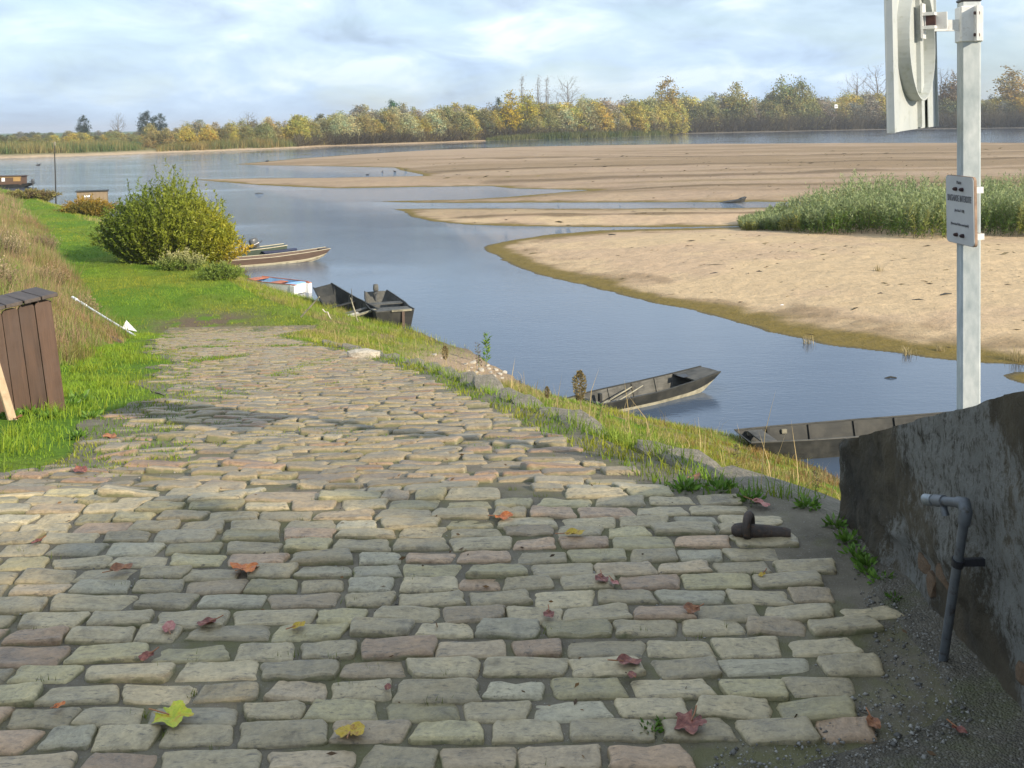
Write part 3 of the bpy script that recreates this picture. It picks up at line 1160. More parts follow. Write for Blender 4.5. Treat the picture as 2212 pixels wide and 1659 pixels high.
# ------------------------------------------------------------------ parapet wall by the ramp
def parapet():
    # profile along Y, standing on the paved top
    prof_y = [-6, 0, 1.2, 2.0, 2.47, 2.78, 3.07, 3.40, 3.65, 3.87, 3.92]
    prof_z = [1.30, 1.28, 1.22, 1.06, .872, .748, .631, .498, .398, .312, .298]
    X0, T = 1.25, .34
    root = empty('parapet_wall', (X0, 3.92, ZP - .35))
    ys = np.concatenate([np.linspace(-6, 1.0, 20), np.linspace(1.1, 3.92, 170)])
    top = np.interp(ys, prof_y, prof_z) + .35
    nz, nt = 70, 12
    Vs, Fs, base = [], [], 0

    def sheet(Xg, Yg, Zg, flip):
        nonlocal base
        nr, nc = Xg.shape
        Vs.append(np.stack([Xg, Yg, Zg], -1).reshape(-1, 3))
        f = grid_faces(nr, nc) + base
        Fs.append(f[:, ::-1] if flip else f)
        base += nr * nc
    Yl = (ys - 3.92)[:, None]
    H = top[:, None] + (fbm(Yl * 7, Yl * 0 + 7, 4) - .5) * .014

    def face_x(yy, zz):
        d = (fbm(yy * 3.0, zz * 3.0, 3, 4) - .5) * .030 + (fbm(yy * 16, zz * 16, 5, 4) - .5) * .030
        return -d + .022 * sstep(.54, .60, fbm(yy * 2.2, zz * 2.6, 8)) * sstep(.95, .55, zz)
    z1 = np.linspace(0, 1, nz)[None, :]
    Zg = H * z1
    Yg = np.repeat(Yl, nz, 1)
    sheet(face_x(Yg, Zg), Yg, Zg, True)                                  # side towards the paving
    sheet(T + face_x(Yg + 9, Zg), Yg, Zg, False)                         # side towards the river
    tt = np.linspace(0, 1, nt)[None, :]
    Yt = np.repeat(Yl, nt, 1)
    xa, xb = face_x(Yl, H), T + face_x(Yl + 9, H)
    Xt = xa + (xb - xa) * tt
    Zt = H + (fbm(Yt * 9, Xt * 9 + 3, 6) - .5) * .02 * np.sin(tt * np.pi)
    sheet(Xt, Yt, Zt, True)                                              # top
    ye = np.full((nt, nz), 0.0)
    Ze = float(H[-1, 0]) * np.repeat(z1, nt, 0)
    xe0, xe1 = face_x(ye, Ze), T + face_x(ye + 9, Ze)
    Xe = xe0 + (xe1 - xe0) * tt.reshape(-1, 1)
    sheet(Xe, ye + (fbm(Xe * 9, Ze * 9, 2) - .5) * .03 * np.sin(tt.reshape(-1, 1) * np.pi), Ze, False)     # river end
    me = np_mesh('wall_body', np.concatenate(Vs), np.concatenate(Fs), None, M_wall, True)
    obj('wall_body', me, root)
    rng = np.random.default_rng(3)
    # rubble laid bare where the render has gone, and coping lumps
    for (px, py, w, h) in ((1975, 1222, .085, .075), (1997, 1262, .05, .09), (2024, 1245, .075, .06), (2185, 1455, .05, .07)):
        D = X0 / ray(px, py)[0]
        z = W(px, py, D).z
        o = obj('stone', rock_mesh('stone', rng, M_brick, .8), root)
        zz = z - (ZP - .35)
        o.location = (float(face_x(np.array(D - 3.92), np.array(zz))) + .004, D - 3.92, zz)
        o.scale = (.034, w * 1.4, h * 1.35)
        o.rotation_euler = (rng.normal(0, .3), 0, 0)
    tag(root, 'dark lichen-blotched parapet wall with sloping top beside the cobbles', 'wall')
    return root


parapet()

# ------------------------------------------------------------------ unseen plane trees added behind the viewpoint to cast thin shade on the paving
def add_shade_trees():
    rng = np.random.default_rng(17)
    # top of the crowns so that the shade ends where the ramp begins
    k = math.cos(R(SUN_AZ)) / math.tan(R(SUN_EL))
    ky = math.sin(R(SUN_AZ)) / math.tan(R(SUN_EL))
    row_y = -9.5
    top = (KY - .75 - row_y) / k
    for i, (sx, dens) in enumerate(((-6.4, 420), (-1.8, 650), (2.9, 9000))):
        x = sx + ky * top * .72
        root = empty('added_shade_tree', (x, row_y, ZP))
        n = dens
        th, el = rng.random(n) * 6.283, np.arcsin(rng.uniform(-1, 1, n))
        rr = rng.random(n) ** .38
        P = np.stack([rr * np.cos(el) * np.cos(th) * 3.6, rr * np.cos(el) * np.sin(th) * 3.2, top - 3.1 + rr * np.sin(el) * 3.1], 1)
        P[:, 2] += (fbm(P[:, 0] * .5 + 9 * i, P[:, 1] * .5, 3) - .5) * .8
        a = rng.normal(size=(n, 3))
        a /= np.linalg.norm(a, axis=1, keepdims=True)
        b = np.cross(a, rng.normal(size=(n, 3)))
        b /= np.linalg.norm(b, axis=1, keepdims=True)
        s = (.10 + .08 * rng.random(n))[:, None]
        V = np.stack([P - a * s, P + b * s * .8, P + a * s, P - b * s * .8], 1).reshape(-1, 3)
        C = np.repeat(lerp_np(np.array([.10, .13, .03]), np.array([.34, .22, .05]), rng.random(n)), 4, 0)
        obj('crown', np_mesh('crown', V, np.arange(n * 4).reshape(-1, 4), C, M_leafp), root)
        m = MB()
        m.tube([(0, 0, -.1), (.05, 0, 1.5), (0, .1, 3.2)], [.24, .19, .15], 10)
        for j in range(7):
            ang = j * .9
            m.tube([(0, .1, 2.7 + .08 * j), (math.cos(ang) * .9, math.sin(ang) * .9, top - 4.0), (math.cos(ang) * 2.0, math.sin(ang) * 2.0, top - 1.8)], [.10, .06, .02], 6)
        m.build('trunk', M_bark, root)
        tag(root, ('unseen thin leaved plane tree added for shade, leftmost', 'unseen thin leaved plane tree added for shade, middle one', 'unseen dense plane tree added for shade, rightmost')[i], 'tree')


def lerp_np(a, b, f):
    return a * (1 - f[:, None]) + b * f[:, None]


add_shade_trees()

# ------------------------------------------------------------------ grass
def blade_mesh(name, P, h, w, col, lean=.35, seg=2, rng=RNG, mat=None, colvar=.2, droop=None):
    n = len(P)
    th = rng.random(n) * 2 * np.pi
    wd = np.stack([np.cos(th), np.sin(th), np.zeros(n)], 1) * (w / 2)[:, None]
    la = rng.random(n) * 2 * np.pi
    lm = np.abs(rng.normal(0, lean, n)) + .05
    ld = np.stack([np.cos(la), np.sin(la), np.zeros(n)], 1) * (lm * h)[:, None]
    if droop is not None:
        ld = ld + np.array(droop)[None, :] * h[:, None]
    up = np.zeros((n, 3))
    up[:, 2] = h
    k = (1 + rng.normal(0, colvar, n)).clip(.45, 1.7)[:, None]
    c = col * k
    tip = P + up * (1 - .3 * np.clip(lm, 0, 1)[:, None]) + ld
    if seg == 1:
        V = np.stack([P - wd, P + wd, tip], 1).reshape(-1, 3)
        Fs = np.arange(n * 3).reshape(-1, 3)
        C = np.repeat(c, 3, 0)
    else:
        mid = P + up * .55 + ld * .32
        V = np.stack([P - wd, P + wd, mid - wd * .75, mid + wd * .75, tip], 1).reshape(-1, 3)
        b = np.arange(n)[:, None] * 5
        Fs = np.concatenate([b + np.array([[0, 1, 3]]), b + np.array([[0, 3, 2]]), b + np.array([[2, 3, 4]])], 0)
        C = np.repeat(c, 5, 0)
    return np_mesh(name, V, Fs, C, mat or M_grass)


def lerp_c(a, b, f):
    return np.asarray(a) * (1 - f[:, None]) + np.asarray(b) * f[:, None]


def grow_grass():
    rng = np.random.default_rng(21)
    bands = [(4.1, 7, 2600, .0055, 2), (7, 12, 1500, .0070, 2), (12, 20, 800, .0095, 2), (20, 32, 480, .012, 2), (32, 50, 260, .017, 1), (50, 70, 120, .024, 1), (70, 105, 45, .04, 1), (105, 150, 14, .07, 1)]
    pp = G(440, 700)
    rb = G(1010, 795)
    for bi, (y0, y1, dens, bw, seg) in enumerate(bands):
        wid = 16 if y1 < 20 else (22 if y1 < 40 else 34)
        n = int(dens * (y1 - y0) * wid)
        Y = rng.uniform(y0, y1, n)
        xr = X_shore(Y) + .3
        X = xr - rng.random(n) * wid
        keep = (X > -.56 * Y - 1.0) & (X < .5 * Y + 1.0)
        X, Y = X[keep], Y[keep]
        xf, xl, xk, xs = X_foot(Y), X_left(Y), X_kerb(Y), X_shore(Y)
        Z = ground_z(X, Y)
        n1, n2, n3, n4 = fbm(X * .8, Y * .8, 101), fbm(X * 2.7, Y * 2.7, 111), fbm(X * .3, Y * .3, 121), fbm(X * 6, Y * 6, 131)
        r = rng.random(len(X))
        pave = (X > xl) & (X < xk) & (Y < Y_END)
        emb = (X < xf + (n2 - .5) * 1.4 + (n3 - .5) * 1.2)
        bank = (X >= xk)
        path = ~pave & ~emb & ~bank & (Y >= Y_END - .3)
        strip = ~pave & ~emb & ~bank & (Y < Y_END)
        green, bright = np.array([.125, .215, .020]), np.array([.225, .330, .030])
        yel, straw = np.array([.36, .32, .035]), np.array([.42, .315, .155])
        pink, rust, dk = np.array([.36, .245, .145]), np.array([.24, .085, .04]), np.array([.035, .075, .014])
        col = lerp_c(green, bright, sstep(.35, .65, n1))
        h = .06 + .06 * r
        p = np.full(len(X), .9)
        # path: two worn wheel tracks, a bald patch where it meets the paving
        bald = np.exp(-(((X - pp.x) / 1.9) ** 2 + ((Y - pp.y) / 2.0) ** 2)) * (n2 > .40)
        p = np.where(path, np.clip(.95 - bald * 1.6, 0, 1), p)
        h = np.where(path, (.03 + .05 * r) * (.6 + n1) + .10 * r * (n2 > .62), h)
        trk = np.exp(-((np.abs(X - (xk + xf) / 2 - .3) - .75) / .28) ** 2)
        col = np.where(path[:, None], lerp_c(col, yel, np.clip(sstep(.46, .70, n3) * .55 + trk * .35 * (Y < 60), 0, 1)), col)
        col = np.where(path[:, None], lerp_c(col, np.array([.075, .15, .016]), sstep(.56, .68, n2) * .6), col)
        # strip between paving and embankment
        h = np.where(strip, .025 + .05 * r * sstep(.25, .6, n1) + .09 * r * sstep(.54, .64, n2), h)
        col = np.where(strip[:, None], lerp_c(lerp_c(green, bright, n1), yel, sstep(.58, .72, n2) * .25), col)
        p = np.where(strip, np.clip((xl - X) / .5, .12, 1) * .95, p)
        # river bank
        hb = .04 + .08 * r * (.5 + n1)
        hb = np.where(n2 > .55, hb * 1.5, hb)
        cb = lerp_c(lerp_c(green, bright, n4), yel, sstep(.46, .70, n1 + .08 * (Z < 1.3)) * .45)
        cb = lerp_c(cb, straw, sstep(.54, .68, n2) * .6)
        cb = lerp_c(cb, pink, sstep(.54, .66, n3 + (n4 - .5) * .3) * .6)
        nearwall = np.exp(-(((X - 5.3) / 2.2) ** 2 + ((Y - 20.5) / 3.2) ** 2))
        cb = lerp_c(cb, rust, np.clip(nearwall * 1.2, 0, 1) * (n4 > .50) * .6)
        cb = lerp_c(cb, lerp_c(green, bright, n4), sstep(2.6, .6, X - xk) * (Y < 16) * .8)
        rub = np.exp(-(((X - rb.x) / 1.5) ** 2 + ((Y - rb.y) / 3.0) ** 2))
        pb = np.clip(1 - rub * 1.7, .04, 1) * np.where(Z < .06, .15, 1.0)
        h = np.where(bank, hb, h)
        col = np.where(bank[:, None], cb, col)
        p = np.where(bank, pb * np.clip((n2 - .30) * 6, .25, 1), p)
        dry = bank & (rng.random(len(X)) < .005 * (Y < 34))
        hb2 = .22 + .28 * rng.random(len(X))
        h = np.where(dry, hb2, h)
        col = np.where(dry[:, None], straw * 1.1, col)
        # far bank edge: rank growth
        rank = bank & (Y > 34)
        h = np.where(rank, .08 + .20 * r * (n1 + .3), h)
        # embankment: dead stalks with green below
        he = .07 + .16 * r + .55 * r * r * sstep(.48, .66, n1) + .25 * r * sstep(.55, .65, n2)
        ce = lerp_c(straw * .95, pink * .95, sstep(.4, .6, n1))
        ce = lerp_c(ce, np.array([.30, .21, .14]), sstep(.45, .6, n2) * .6)
        ce = lerp_c(ce, green * 1.1, sstep(.48, .58, n4 * .5 + n2 * .5) * .75)
        ce = lerp_c(ce, rust * .9, (n3 > .58) * .3)
        h = np.where(emb, he, h)
        col = np.where(emb[:, None], ce, col)
        p = np.where(emb, .85, p)
        # joints of the paving: moss, then tufts where it is overgrown
        pj = np.where(n1 > .58, .5, 0.0) * (Y > 5)
        pj = np.where((Y > 9) & (vnoise(X * 1.1, Y * .7, 77) > .72), .7, pj)
        pj = np.where((X > xk - .34) & (n2 > .42), .8, pj)
        pj = np.where((X < xl + 1.0) & (n2 > .36 + .16 * (X - xl)), .85, pj)
        over = (Y > 9) & (vnoise(X * 1.1, Y * .7, 77) > .76)
        h = np.where(pave, .010 + .030 * over + .03 * r + .05 * r * (X > xk - .30) + .02 * r * (X < xl + .7), h)
        col = np.where(pave[:, None], lerp_c(green, yel, sstep(.45, .7, n2) * .6), col)
        p = np.where(pave, pj, p)
        k = rng.random(len(X)) < p
        X, Y, Z, h, col = X[k], Y[k], Z[k], h[k], col[k]
        P = np.stack([X, Y, Z - .01], 1)
        w = bw * (.7 + .6 * rng.random(len(X)))
        me = blade_mesh('grass', P, h * (1.0 if y1 < 40 else 1.15), w, col, .45, seg, rng)
        tag(obj('grass', me), 'grass and weeds growing over the river bank', 'grass', kind='stuff')


grow_grass()


# ------------------------------------------------------------------ foliage builders
def leaf_quads(P, L, Wd, D, rng, col, var=.18):
    """Leaf shaped quads at P pointing along D."""
    n = len(P)
    D = D / np.linalg.norm(D, axis=1, keepdims=True).clip(1e-6)
    a = rng.normal(size=(n, 3))
    s = np.cross(D, a)
    s /= np.linalg.norm(s, axis=1, keepdims=True).clip(1e-6)
    L = np.broadcast_to(L, (n,))[:, None]
    Wd = np.broadcast_to(Wd, (n,))[:, None]
    V = np.stack([P, P + D * L * .5 + s * Wd * .5, P + D * L, P + D * L * .5 - s * Wd * .5], 1).reshape(-1, 3)
    Fs = np.arange(n * 4).reshape(-1, 4)
    k = (1 + rng.normal(0, var, n)).clip(.4, 1.8)[:, None]
    return V, Fs, np.repeat(col * k, 4, 0)


def shrub_mesh(name, rng, bases, tips_fn, n_leaf, L, Wd, col_fn, stem_r=.006, t0=.15):
    """Leafy shoots: each from a base to a tip, with leaves along it. Returns leaf mesh and stem mesh."""
    n = len(bases)
    tips = tips_fn(bases)
    t = t0 + (1 - t0) * rng.random((n, n_leaf)) ** .8
    bend = rng.normal(0, .06, (n, 1, 3)) * np.linalg.norm(tips - bases, axis=1)[:, None, None]
    P = bases[:, None, :] + (tips - bases)[:, None, :] * t[..., None] + bend * (t * (1 - t) * 4)[..., None]
    P = P.reshape(-1, 3)
    ax = np.repeat(((tips - bases) / np.linalg.norm(tips - bases, axis=1, keepdims=True))[:, None, :], n_leaf, 1).reshape(-1, 3)
    D = ax * .75 + rng.normal(0, .55, P.shape)
    col = col_fn(P, t.reshape(-1))
    V, Fs, C = leaf_quads(P, L * (.6 + .8 * rng.random(len(P))), Wd, D, rng, col)
    leaf = np_mesh(name + '_leaves', V, Fs, C, M_leafp)
    s = rng.normal(size=(n, 3))
    s[:, 2] = 0
    s /= np.linalg.norm(s, axis=1, keepdims=True)
    mid = (bases + tips) / 2 + bend[:, 0, :]
    SV = np.stack([bases - s * stem_r, bases + s * stem_r, mid - s * stem_r * .7, mid + s * stem_r * .7, tips], 1).reshape(-1, 3)
    b = np.arange(n)[:, None] * 5
    SF = np.concatenate([b + np.array([[0, 1, 3]]), b + np.array([[0, 3, 2]]), b + np.array([[2, 3, 4]])], 0)
    stem = np_mesh(name + '_stems', SV, SF, np.broadcast_to(np.array([.13, .11, .06]), (len(SV), 3)), M_leafp)
    return leaf, stem


# ------------------------------------------------------------------ willow thicket on the sandbar
def willow_thicket():
    rng = np.random.default_rng(31)
    front = [(1600, 488), (1660, 492), (1740, 503), (1800, 508), (1880, 502), (1960, 520), (2030, 524), (2100, 512), (2212, 516), (2330, 520)]
    fx = np.array([p[0] for p in front], float)
    fy = np.array([p[1] for p in front], float)
    n = 3600
    u = rng.uniform(1600, 2480, n)
    fyy = np.interp(u, fx, fy)
    by = np.interp(u, [1600, 1700, 1850, 2480], [474, 462, 446, 440])
    v = by + (fyy - by) * rng.random(n)
    X, D = PZv(u, v, .35)
    z, _ = sand_z(X, D)
    B = np.stack([X, D, z - .03], 1)
    taper = np.interp(u, [1600, 1690, 1770, 1830, 2480], [.22, .42, .8, 1.0, 1.05])
    H = (1.3 + 1.5 * fbm(X * .30, D * .30, 9) + rng.normal(0, .38, n)) * taper * 1.0
    H = np.maximum(H, .35)

    def tips(b):
        t = b.copy()
        t[:, 2] += H
        t[:, 0] += rng.normal(.10, .22, n) * H
        t[:, 1] += rng.normal(0, .18, n) * H
        return t

    def colf(P, t):
        sil, gr, ye = np.array([.26, .31, .14]), np.array([.085, .155, .016]), np.array([.33, .30, .06])
        nn = fbm(P[:, 0] * .45, P[:, 1] * .45, 19)
        c = lerp_c(gr, sil, sstep(.30, .95, t + (nn - .5) * .5))
        return lerp_c(c, ye, sstep(.56, .68, nn) * .6 * (t < .8))
    leaf, stem = shrub_mesh('willow_thicket', rng, B, tips, 34, .26, .055, colf, .012, .04)
    root = empty('willow_thicket', tuple(B.mean(0)))
    for nm, me in (('foliage', leaf), ('stems', stem)):
        o = obj(nm, me, root)
        o.location = -root.location
    tag(root, 'dense thicket of silvery green willow shoots on the near sandbar', 'shrubs')


willow_thicket()


# ------------------------------------------------------------------ bushes on the left bank
def bush(label, px0, px1, py_base, py_top, D, n_shoots, n_leaf, colf_kind, seed, name='willow_bush', leafL=.13, depth=None, cat='bush', top_pts=None):
    rng = np.random.default_rng(seed)
    c = W((px0 + px1) / 2, py_base, D)
    rx = (px1 - px0) / 2 / F * D
    Hm = (py_base - py_top) / F * D
    ry = depth or rx * .8
    z0 = float(ground_z(c.x, c.y))
    zb = z0 if z0 > 0 else 0
    th = rng.random(n_shoots) * 2 * np.pi
    rr = np.sqrt(rng.random(n_shoots))
    B = np.stack([c.x + rr * np.cos(th) * rx * .55, c.y + rr * np.sin(th) * ry * .55, np.zeros(n_shoots)], 1)
    gz = ground_z(B[:, 0], B[:, 1])
    B[:, 2] = np.maximum(gz, -.05) - .03
    el = 1 - rr ** 2.2 * .55

    def tips(b):
        t = b.copy()
        t[:, 0] = c.x + rr * np.cos(th) * rx * (1 + rng.normal(0, .16, n_shoots))
        t[:, 1] = c.y + rr * np.sin(th) * ry * (1 + rng.normal(0, .10, n_shoots))
        k = el
        if top_pts is not None:
            u = (t[:, 0] - c.x) / rx
            k = np.interp(u, [p[0] for p in top_pts], [p[1] for p in top_pts]) * (1 - .35 * rr * np.abs(np.sin(th)))
        t[:, 2] = zb + (Hm + c.z - zb) * k * (1 + rng.normal(0, .11, n_shoots)) * rng.uniform(.62, 1.08, n_shoots)
        return t

    def colf(P, t):
        u = (P[:, 0] - c.x) / rx
        v = (P[:, 2] - zb) / max(Hm, .1)
        nn = fbm(P[:, 0] * 1.1, P[:, 2] * 1.1 + P[:, 1], seed)
        if colf_kind == 'big':
            g1, g2, ye, og = np.array([.120, .165, .018]), np.array([.220, .250, .026]), np.array([.36, .33, .03]), np.array([.46, .28, .025])
            cc = lerp_c(g1, g2, sstep(-.5, .4, u + (nn - .5)))
            cc = lerp_c(cc, ye, sstep(.2, 1.1, u - v * .4 + (nn - .5) * 1.2))
            return lerp_c(cc, og, sstep(.60, 1.15, u - v * .9 + (nn - .5) * .8))
        if colf_kind == 'orange':
            return lerp_c(np.array([.18, .15, .03]), np.array([.32, .20, .02]), sstep(.35, .65, nn))
        if colf_kind == 'pale':
            return lerp_c(np.array([.17, .24, .04]), np.array([.46, .43, .20]), sstep(.38, .80, nn * .5 + v * .5))
        if colf_kind.startswith('dead'):
            a_ = (np.array([.26, .18, .12]), np.array([.32, .23, .13]), np.array([.26, .20, .14]))[int(colf_kind[-1])]
            return lerp_c(a_, np.array([.44, .35, .21]), sstep(.45, .7, nn))
        if colf_kind == 'dull':
            return lerp_c(np.array([.16, .12, .06]), np.array([.22, .20, .06]), sstep(.35, .65, nn))
        return np.broadcast_to(np.array([.10, .15, .03]), P.shape)
    leaf, stem = shrub_mesh(name, rng, B, tips, n_leaf, leafL, leafL * .36, colf, .012, .05)
    root = empty(name, (c.x, c.y, zb))
    for nm, me in (('foliage', leaf), ('stems', stem)):
        o = obj(nm, me, root)
        o.location = -root.location
    tag(root, label, cat)
    return root


for k_, (x0_, x1_, yb_, yt_) in enumerate(((-60, 40, 640, 560), (60, 150, 620, 572), (-40, 60, 560, 492), (60, 130, 545, 505), (150, 215, 690, 640))):
    g_ = G((x0_ + x1_) / 2, yb_ - 12)
    bush(('brown dead scrub clump on the embankment above the slatted box', 'tawny dead scrub clump between the slatted box and the green path',
          'large brown scrub clump high on the embankment', 'low tawny scrub at the embankment foot beside the green path', 'rusty dead weeds rising above the white pole')[k_],
         x0_, x1_, yb_, yt_, g_.y, 150, 11, 'dead%d' % (k_ % 3), 140 + k_, name='dead_scrub', leafL=.075, cat='scrub')
bush('large round willow bush turning from green to orange above the moored boats', 222, 520, 560, 385, 50, 1500, 62, 'big', 41, leafL=.16, depth=2.6,
     top_pts=[(-1.05, .45), (-.8, .68), (-.4, .86), (-.05, 1.0), (.15, .96), (.45, .78), (.75, .55), (.95, .33), (1.1, .18)])
bush('low golden bush beside the cabin punt, left of the large willow', 132, 252, 505, 428, 80, 300, 40, 'orange', 42, leafL=.17)
bush('dull tawny scrub crowning the grassy mound beside the houseboat', 10, 122, 455, 410, 92, 260, 36, 'dull', 43, name='tawny_scrub', leafL=.2)
bush('pale feathery weeds in front of the large willow bush', 330, 450, 575, 540, 46.5, 200, 22, 'pale', 44, name='feathery_weeds', leafL=.10, depth=.5, cat='weeds')
bush('pale tufted weeds on the bank edge above the white boat', 425, 525, 618, 566, 43.5, 240, 22, 'pale', 45, name='tufted_weeds', leafL=.10, depth=.8, cat='weeds')


# ------------------------------------------------------------------ far trees
def crown_mesh(name, rng, prof, n_cl, n_lf, size, aspect=.5, cl_r=.10, var=.25, thin_top=.0):
    """Unit high crown: clusters of small leaf faces inside a profile radius(h)."""
    hs = rng.random(n_cl * 3) ** .9
    keep = rng.random(n_cl * 3) < (np.interp(hs, prof[0], prof[1]) / max(prof[1])) ** 1.2
    hs = hs[keep][:n_cl]
    n = len(hs)
    rad = np.interp(hs, prof[0], prof[1])
    th = rng.random(n) * 2 * np.pi
    rr = rng.random(n) ** .42 * rad
    cc = np.stack([rr * np.cos(th), rr * np.sin(th), hs], 1)
    nl = np.maximum((n_lf * (1 - thin_top * hs) * (.5 + rng.random(n))).astype(int), 3)
    idx = np.repeat(np.arange(n), nl)
    r0 = cl_r * (.6 + .8 * rng.random(n))
    P = cc[idx] + rng.normal(0, 1, (len(idx), 3)) * (r0[idx] * .5)[:, None] * np.array([1, 1, .85])
    P[:, 2] = P[:, 2].clip(.01, 1.04)
    g = rng.normal(1, var, n).clip(.5, 1.6)
    hue = rng.normal(0, .12, n)
    col = np.stack([g * (1 + hue), g, g * (1 - hue * .6)], 1)[idx]
    V, Fs, C = leaf_quads(P, size * (.6 + .8 * rng.random(len(P))), size * aspect, rng.normal(size=P.shape), rng, col, .2)
    return np_mesh(name, V, Fs, C.clip(.05, 2), M_leaf)


def trunk_mesh(name, rng, h=.75, r=.018, limbs=6, spread=.16, depth=1, up=.6, start=.2):
    m = MB()
    pts = [(0, 0, -.03), (rng.normal(0, .006), rng.normal(0, .006), h * .35), (rng.normal(0, .012), rng.normal(0, .012), h * .7), (rng.normal(0, .02), rng.normal(0, .02), h)]
    m.tube(pts, [r, r * .8, r * .5, r * .12], 6, False)

    def limb(p, d, L, rad, lev):
        q = p + d * L * .5 + Vector((0, 0, L * .05))
        e = q + (d + Vector((0, 0, up * .5))).normalized() * L * .5
        m.tube([p, q, e], [rad, rad * .6, rad * .12], 4 if lev else 5, False)
        if lev > 0:
            for k in range(4):
                f = .3 + .2 * k
                s = p.lerp(q, f * 2) if f < .5 else q.lerp(e, f * 2 - 1)
                dd = (d + Vector((rng.normal(0, .55), rng.normal(0, .55), rng.normal(.25, .3)))).normalized()
                limb(s, dd, L * .5, rad * .5, lev - 1)
    for i in range(limbs):
        t = start + (1 - start) * (i + rng.random() * .7) / limbs * .93
        p = Vector(pts[0]).lerp(Vector(pts[3]), t)
        a = i * 2.4 + rng.random()
        d = Vector((math.cos(a), math.sin(a), up)).normalized()
        limb(p, d, spread * (1.25 - t * .75), r * (1 - t * .75) * .6, depth)
    return m.mesh(name, M_bark)


def tree_kinds():
    rng = np.random.default_rng(51)
    K = {}
    bushy = ([0, .08, .3, .55, .8, 1], [.20, .34, .36, .30, .19, .03])
    oval = ([0, .15, .3, .55, .8, 1], [.05, .16, .27, .29, .20, .03])
    poplar = ([0, .2, .4, .7, .9, 1], [.04, .13, .17, .16, .09, .02])
    col = ([0, .1, .4, .75, 1], [.04, .065, .085, .06, .01])
    cedar = ([0, .2, .3, .5, .7, .9, 1], [.02, .08, .30, .33, .28, .17, .04])
    for i in range(4):
        K['bushy%d' % i] = (crown_mesh('crown', rng, bushy, 190, 34, .042, .65, .10, .22), trunk_mesh('trunk', rng, .7, .016, 7, .25, 0, start=.1))
    for i in range(3):
        K['oval%d' % i] = (crown_mesh('crown', rng, oval, 160, 28, .038, .65, .10, .22, .3), trunk_mesh('trunk', rng, .85, .016, 8, .24, 1, start=.2))
    for i in range(2):
        K['poplar%d' % i] = (crown_mesh('crown', rng, poplar, 150, 26, .031, .65, .07, .22, .3), trunk_mesh('trunk', rng, .95, .014, 9, .16, 1, up=1.3, start=.15))
    for i in range(2):
        K['spire%d' % i] = (crown_mesh('crown', rng, col, 90, 10, .02, .35, .045, .2), trunk_mesh('trunk', rng, .99, .012, 16, .13, 1, up=2.6, start=.08))
    for i in range(2):
        K['bare%d' % i] = (crown_mesh('crown', rng, oval, 150, 6, .022, .22, .09, .2), trunk_mesh('trunk', rng, .9, .016, 13, .27, 2, up=.9, start=.25))
    for i in range(2):
        K['cedar%d' % i] = (crown_mesh('crown', rng, cedar, 90, 30, .042, .65, .085, .2), trunk_mesh('trunk', rng, .9, .02, 6, .2, 0, up=.2, start=.3))
    return K


KINDS = tree_kinds()


def far_tree(px, y_top, kind, colour, label, group=None, back=1.03, y_base=None, width=1.0, name='tree'):
    """A tree on the far bank below picture column px, reaching picture row y_top."""
    s = far_shore(px)
    D = s.y * back
    tp = W(px, y_top, D)
    X = tp.x
    z = float(np.interp(back, [1, 1.012, 1.03, 1.06, 1.12, 1.25, 1.6, 2.4], [.0, .3, .85, 1.25, 1.55, 1.75, 1.95, 2.1]))
    H = tp.z - z
    root = empty(name, (X, D, z - .1), random.random() * 6.28)
    cm, tm = KINDS[kind]
    c = obj('crown', cm, root)
    c.color = tuple(colour) + (1,)
    t = obj('trunk', tm, root)
    sw = width * random.uniform(.9, 1.12)
    for o in (c, t):
        o.scale = (H * sw, H * sw, H)
    tag(root, label, 'tree', group)
    return root


OLIVE, GOLD, PALE = (.285, .265, .105), (.43, .36, .085), (.39, .375, .20)
ORNG, GREYB, DARK = (.36, .275, .12), (.27, .24, .175), (.035, .055, .038)
DKOL, BROWN = (.165, .165, .070), (.15, .105, .05)


